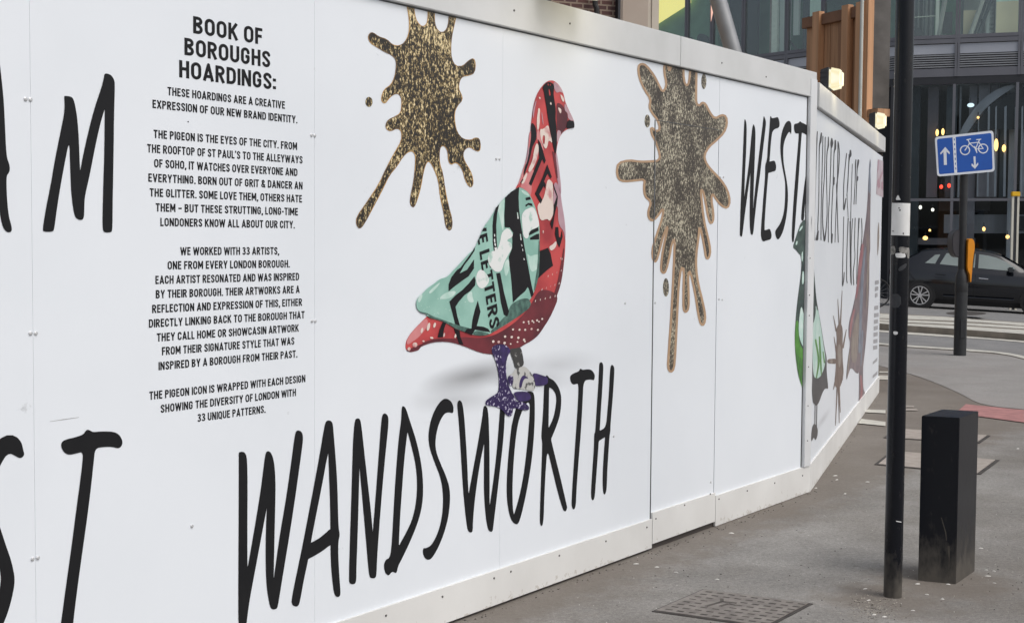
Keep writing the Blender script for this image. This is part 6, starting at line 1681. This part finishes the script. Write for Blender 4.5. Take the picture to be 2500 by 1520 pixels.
# ------------------------------------------------------------------ black hatchback
def car():
    w0 = ground(2244, 751)
    fx = Vector((.946, -.324, 0)).normalized()
    slope = (gz(w0.x + fx.x * 2.6, w0.y + fx.y * 2.6) - gz(w0.x, w0.y)) / 2.6
    ex = Vector((fx.x, fx.y, slope)).normalized()
    ez = Vector((0, 0, 1)); ey = ez.cross(ex).normalized(); ez = ex.cross(ey)
    org = w0 + ey * .80
    o = empty('parked_car', org, 'black three door hatchback with silver alloy wheels on the far road', 'car')
    o.rotation_euler = Matrix((ex, ey, ez)).transposed().to_euler()
    def bld(mb, name, mat, par=o, smooth=False, bevel=0):
        for v in mb.v:
            v.z += max(0.0, v.z - .62) * .10
        me = bpy.data.meshes.new(name)
        me.from_pydata([tuple(v) for v in mb.v], [], mb.f)
        bm = bmesh.new(); bm.from_mesh(me); bmesh.ops.recalc_face_normals(bm, faces=bm.faces)
        if bevel:
            bmesh.ops.bevel(bm, geom=[e for e in bm.edges if len(e.link_faces) == 2 and e.calc_face_angle(0) > R(40)], offset=bevel, segments=2, affect='EDGES', clamp_overlap=True)
        bm.to_mesh(me); bm.free()
        ob_ = link(name, me, M[mat], par, smooth)
        if smooth:
            try: me.set_sharp_from_angle(angle=R(38))
            except Exception: pass
        return ob_
    # station: x, sill z, half width, shoulder z, belt z, roof z, roof half width
    S = [(-.80, .45, .62, .70, .86, .90, .50), (-.74, .32, .76, .78, .93, 1.00, .60), (-.55, .24, .84, .88, 1.03, 1.10, .66), (-.30, .22, .875, .91, 1.06, 1.22, .64), (-.05, .21, .885, .92, 1.06, 1.36, .60),
         (.10, .21, .89, .92, 1.055, 1.405, .58), (.35, .21, .89, .92, 1.05, 1.43, .58), (.80, .21, .89, .92, 1.035, 1.455, .58), (1.30, .21, .89, .915, 1.01, 1.45, .58), (1.60, .21, .89, .91, .995, 1.42, .58), (1.85, .21, .89, .905, .98, 1.36, .60),
         (2.15, .21, .885, .90, .965, 1.22, .64), (2.45, .21, .88, .89, .95, 1.06, .70), (2.62, .21, .875, .87, .935, .98, .72), (2.9, .22, .86, .83, .90, .93, .70), (3.2, .25, .80, .74, .82, .85, .62), (3.38, .32, .68, .62, .68, .72, .50), (3.44, .42, .55, .52, .58, .60, .42)]
    rings = []
    for x, zs_, hw, sh, bt, rf, rh in S:
        half = [(0, zs_), (hw * .86, zs_), (hw * .97, zs_ + .12), (hw * 1.0, (zs_ + sh) * .52), (hw * .995, sh - .04), (hw * .965, sh), (hw * .90, bt), (rh + .05, rf - .07), (rh, rf - .03), (rh * .5, rf - .003), (0, rf)]
        rings.append([(x, -y, z) for y, z in half] + [(x, y, z) for y, z in half[::-1][1:-1]])
    mb = MB(); n = len(rings[0])
    mb.v = [Vector(p) for r_ in rings for p in r_]
    for i_ in range(len(rings) - 1):
        for k in range(n):
            mb.f.append([i_ * n + k, i_ * n + (k + 1) % n, (i_ + 1) * n + (k + 1) % n, (i_ + 1) * n + k])
    mb.f.append(list(range(n))); mb.f.append([(len(rings) - 1) * n + k for k in range(n)])
    bld(mb, 'body', 'car', smooth=True)
    q = MB(); q.hexa([(-.5, -.74, .13), (3.1, -.74, .13), (3.1, .74, .13), (-.5, .74, .13), (-.6, -.80, .26), (3.2, -.80, .26), (3.2, .80, .26), (-.6, .80, .26)]); bld(q, 'underbody', 'dark')
    xs = [s_[0] for s_ in S]
    def it(x, c): return float(np.interp(x, xs, [s_[c] for s_ in S]))
    def gy(x, z):
        bt, rf, rh, hw = it(x, 4), it(x, 5), it(x, 6), it(x, 2)
        t = (z - bt) / max(.02, (rf - .07 - bt))
        return hw * .90 + (rh + .05 - hw * .90) * t
    def side_panel(name, poly, mat, off=.006, par=o):
        for sgn in ((-1,) if name != 'x' else (-1, 1)):
            V, T = union2d([poly])
            bm = bmesh.new()
            vs = [bm.verts.new((v[0], v[1], 0)) for v in V]
            for t in T: bm.faces.new([vs[i] for i in t])
            for _ in range(3):
                ed = [e for e in bm.edges if e.calc_length() > .12]
                if not ed: break
                bmesh.ops.subdivide_edges(bm, edges=ed, cuts=1); bmesh.ops.triangulate(bm, faces=bm.faces)
            for v in bm.verts:
                x, z = v.co.x, v.co.y
                v.co = (x, -(gy(x, z) + off), z + max(0.0, z - .62) * .10)
            me = bpy.data.meshes.new(name); bmesh.ops.recalc_face_normals(bm, faces=bm.faces); bm.to_mesh(me); bm.free()
            link(name, me, M[mat], par, True)
    side_panel('side_window', [(.07, 1.08), (.30, 1.275), (.42, 1.29), (.31, 1.075)], 'car_glass')
    side_panel('side_window', [(.42, 1.07), (.56, 1.32), (.80, 1.345), (1.25, 1.34), (1.25, 1.03)], 'car_glass')
    side_panel('side_window', [(1.33, 1.025), (1.33, 1.335), (1.55, 1.315), (1.75, 1.275), (1.98, 1.19), (2.18, 1.06), (2.16, .995)], 'car_glass')
    # windscreen and rear window
    q = MB(); q.add([(1.86, -.585, 1.352), (1.86, .585, 1.352), (2.50, .66, 1.045), (2.50, -.66, 1.045)], [(0, 1, 2, 3)])
    q.v = [v + Vector((.012, 0, .022)) for v in q.v]; bld(q, 'windscreen', 'car_glass')
    q = MB(); q.add([(-.09, -.55, 1.34), (-.09, .55, 1.34), (-.52, .60, 1.12), (-.52, -.60, 1.12)], [(0, 1, 2, 3)])
    q.v = [v + Vector((-.02, 0, .022)) for v in q.v]; bld(q, 'rear_window', 'car_glass')
    # wheels
    for wx in (0, 2.72):
        for sg in (-1, 1):
            y0 = sg * .80
            q = MB(); q.tube([(wx, y0 - sg * .10, .315), (wx, y0 + sg * .088, .315)], .375, 36); bld(q, 'wheel_arch', 'dark')
            wv = MB(); prof = [(-.11, .22), (-.11, .29), (-.08, .315), (.07, .315), (.098, .29), (.098, .235)]
            wv.tube([(wx, y0 + sg * p[0], .315) for p in prof], [p[1] for p in prof], 40)
            wh = bld(wv, 'wheel', 'tyre', smooth=True)
            rm = MB()
            rm.tube([(wx, y0 + sg * .090, .315), (wx, y0 + sg * .104, .315)], [.232, .232], 36, cap=False)
            rm.tube([(wx, y0 + sg * .104, .315), (wx, y0 + sg * .102, .315)], [.232, .212], 36, cap=False)
            for k in range(5):
                for d_ in (-13, 13):
                    a = R(72 * k + 90 + d_)
                    c_, s_ = math.cos(a), math.sin(a)
                    p_in = Vector((wx + .045 * c_, y0 + sg * .104, .315 + .045 * s_)); p_out = Vector((wx + .222 * c_, y0 + sg * .104, .315 + .222 * s_))
                    nn = Vector((-s_, 0, c_)) * .012
                    rm.prism([p_in + nn * .9, p_out + nn * 1.25, p_out - nn * 1.25, p_in - nn * .9], (0, sg * .012, 0))
            rm.tube([(wx, y0 + sg * .10, .315), (wx, y0 + sg * .118, .315)], .05, 20)
            bld(rm, 'rim', 'rim', par=wh)
            dsk = MB(); dsk.tube([(wx, y0 + sg * .098, .315), (wx, y0 + sg * .0995, .315)], .228, 30); bld(dsk, 'brake_disc', 'dark', par=wh)
    q = MB(); q.hexa([(2.02, -.98, .97), (2.17, -.98, .97), (2.17, -.80, .97), (2.02, -.80, .97), (2.00, -.97, 1.09), (2.16, -.97, 1.08), (2.16, -.80, 1.06), (2.00, -.80, 1.08)]); bld(q, 'mirror', 'car', bevel=.03)
    q = MB(); q.tube([(.34, -.885, .845), (.58, -.893, .835)], .014, 8); bld(q, 'swage', 'car')
    q = MB(); q.tube([(1.36, -.892, .80), (1.58, -.892, .79)], .016, 8); bld(q, 'door_handle', 'chrome')
    q = MB(); q.tube([(.55, -.905, .33), (2.2, -.905, .33)], .02, 8); bld(q, 'sill_trim', 'car')
    q = MB(); q.hexa([(-.76, -.80, .80), (-.50, -.872, .80), (-.50, -.7, .80), (-.76, -.6, .80), (-.76, -.78, .92), (-.50, -.862, .92), (-.50, -.7, .92), (-.76, -.6, .92)]); bld(q, 'tail_lamp', 'tail')
    # shut lines
    q = MB(); q.hexa([(1.285, -.897, .33), (1.292, -.897, .33), (1.292, -.88, .33), (1.285, -.88, .33), (1.275, -.897, .88), (1.282, -.897, .88), (1.282, -.87, .88), (1.275, -.87, .88)]); bld(q, 'door_gap', 'dark')
car()

# ------------------------------------------------------------------ bicycle, mostly hidden behind the hoarding end
def bicycle():
    cw = at_depth(2139, 721, 33.0)
    zg = gz(cw.x, cw.y)
    rw_ = .34
    o = empty('bicycle', (cw.x - .5, cw.y, zg), 'parked bicycle half hidden behind the hoarding end', 'bicycle')
    ctr = [Vector((cw.x, cw.y, zg + rw_)), Vector((cw.x - 1.04, cw.y, zg + rw_))]
    for c in ctr:
        ring = [c + Vector((math.cos(2 * math.pi * k / 40) * rw_, 0, math.sin(2 * math.pi * k / 40) * rw_)) for k in range(41)]
        q = MB(); q.tube(ring, .018, 8, cap=False); wh = q.build('wheel', M['tyre'], o, smooth=True)
        q = MB()
        for k in range(16):
            a = 2 * math.pi * k / 16
            q.tube([c, c + Vector((math.cos(a) * .32, 0, math.sin(a) * .32))], .002, 4)
        q.tube([c + Vector((0, -.05, 0)), c + Vector((0, .05, 0))], .022, 8)
        q.build('spokes', M['chrome'], wh)
    f, r_ = ctr
    bbk = r_ + Vector((.45, 0, -.05)); seat = r_ + Vector((.30, 0, .45)); hd_ = f + Vector((-.12, 0, .42))
    q = MB()
    for a, b in ((bbk, seat), (bbk, hd_), (seat, hd_), (bbk, r_), (seat, r_), (hd_ + Vector((-.03, 0, .1)), f)):
        q.tube([a, b], .016, 10)
    q.tube([seat, seat + Vector((-.04, 0, .14))], .013, 8)
    q.build('frame', M['bike'], o)
    q = MB(); q.hexa([seat + Vector((-.18, -.07, .14)), seat + Vector((.1, -.02, .15)), seat + Vector((.1, .02, .15)), seat + Vector((-.18, .07, .14)), seat + Vector((-.18, -.07, .19)), seat + Vector((.1, -.02, .18)), seat + Vector((.1, .02, .18)), seat + Vector((-.18, .07, .19))])
    q.build('saddle', M['tyre'], o, bevel=.01)
    q = MB(); h_ = hd_ + Vector((-.03, 0, .1)); q.tube([h_ + Vector((-.02, -.28, .05)), h_ + Vector((0, -.1, .06)), h_ + Vector((0, .1, .06)), h_ + Vector((-.02, .28, .05))], .012, 8); q.build('handlebar', M['tyre'], o)
bicycle()
q = None
p_ = flat_patch('iron_cover', [(2130 + e[0] / 5.549, 740 + e[1] / 5.549) for e in ell(1265, 213, 275, 30, 28)], M['iron_dark'], .118, kind=None)
tag(p_, 'dark round iron cover lying in the white striped island', 'manhole cover')

# ------------------------------------------------------------------ litter and grit
rr = random.Random(21)
def scrap(px, py, L, W_, a, mat):
    p = ground(px, py)
    mb = MB()
    c, s_ = math.cos(a), math.sin(a)
    def P(x, y, z): return (p.x + x * c - y * s_, p.y + x * s_ + y * c, z)
    h_ = .0035
    mb.add([P(-L, -W_ * .4, .001), P(-L * .2, -W_, .001), P(L, -W_ * .3, .001), P(L * .8, W_ * .6, .001), P(-L * .1, W_, .001), P(-L * .9, W_ * .5, .001),
            P(-L * .7, -W_ * .3, h_), P(0, -W_ * .6, h_ * 1.6), P(L * .7, 0, h_), P(0, W_ * .6, h_ * 1.3)],
           [(0, 1, 7, 6), (1, 2, 8, 7), (2, 3, 8), (3, 4, 9, 8), (4, 5, 6, 9), (5, 0, 6), (6, 7, 8, 9), (5, 4, 3, 2, 1, 0)])
    return mb
for px, py, L in ((2039, 1161, .022), (1779, 1269, .018), (2043, 1171, .015), (2240, 1425, .014), (2315, 1426, .012), (2412, 1406, .018), (2427, 1394, .010), (2408, 1391, .010), (2428, 1423, .010), (2134, 1500, .012), (2159, 1505, .013),
                  (2229, 1490, .011), (2263, 1451, .011), (2301, 1462, .010), (2112, 1437, .014), (2121, 1465, .013), (1553, 1376, .018), (1604, 1384, .014), (1651, 1397, .014), (1786, 1301, .018), (1751, 1414, .013), (2063, 1205, .012), (1992, 1191, .012), (2485, 1095, .016), (2118, 1176, .018), (2395, 1338, .014)):
    mb = scrap(px, py, L * .85, L * rr.uniform(.25, .5), rr.uniform(-.6, .6), 'litter')
    o = mb.build('litter_scrap', M['litter'])
    tag(o, 'small white scrap of litter lying on the grey pavement', 'litter', 'white litter scraps on the pavement')
def grit(name, n, gen, lo, hi, mat):
    mb = MB()
    for _ in range(n):
        px, py = gen()
        p = ground(px, py)
        s_ = rr.uniform(lo, hi)
        a = rr.uniform(0, 6.28)
        pts = [(p.x + s_ * math.cos(a + k * 2.094) * rr.uniform(.6, 1.3), p.y + s_ * math.sin(a + k * 2.094) * rr.uniform(.6, 1.3), .0005) for k in range(3)]
        mb.add(pts + [(p.x, p.y, s_ * .8)], [(0, 1, 3), (1, 2, 3), (2, 0, 3), (2, 1, 0)])
    o = mb.build(name, mat)
    tag(o, kind='stuff')
    return o
def along_base():
    t = rr.random()
    if t < .75:
        x = rr.uniform(1109, 1977); return x + rr.uniform(0, 14), 1520 - (x - 1109) * .3675 + abs(rr.gauss(0, 5)) + 2
    x = rr.uniform(1977, 2146); return x + rr.uniform(2, 12), 1201 - (x - 1977) * 1.44 + abs(rr.gauss(0, 5))
tag(grit('grit', 190, along_base, .001, .007, M['iron_dark']), 'dark grit and leaf crumbs gathered along the hoarding foot', 'grit', kind='stuff')
tag(grit('grit', 700, lambda: (rr.gauss(2130, 32), min(1518, rr.gauss(1478, 18))), .0012, .0045, M['grit']), 'loose pale grit around the foot of the black post', 'grit', kind='stuff')
tag(grit('grit', 150, lambda: (rr.uniform(1300, 2500), rr.uniform(1230, 1519)), .0010, .0032, M['litter']), 'tiny pale specks scattered over the near pavement', 'grit', kind='stuff')
tag(grit('grit', 220, lambda: (rr.uniform(1500, 2500), rr.uniform(1150, 1519)), .0015, .006, M['iron_dark']), 'tiny dark specks scattered over the near pavement', 'grit', kind='stuff')
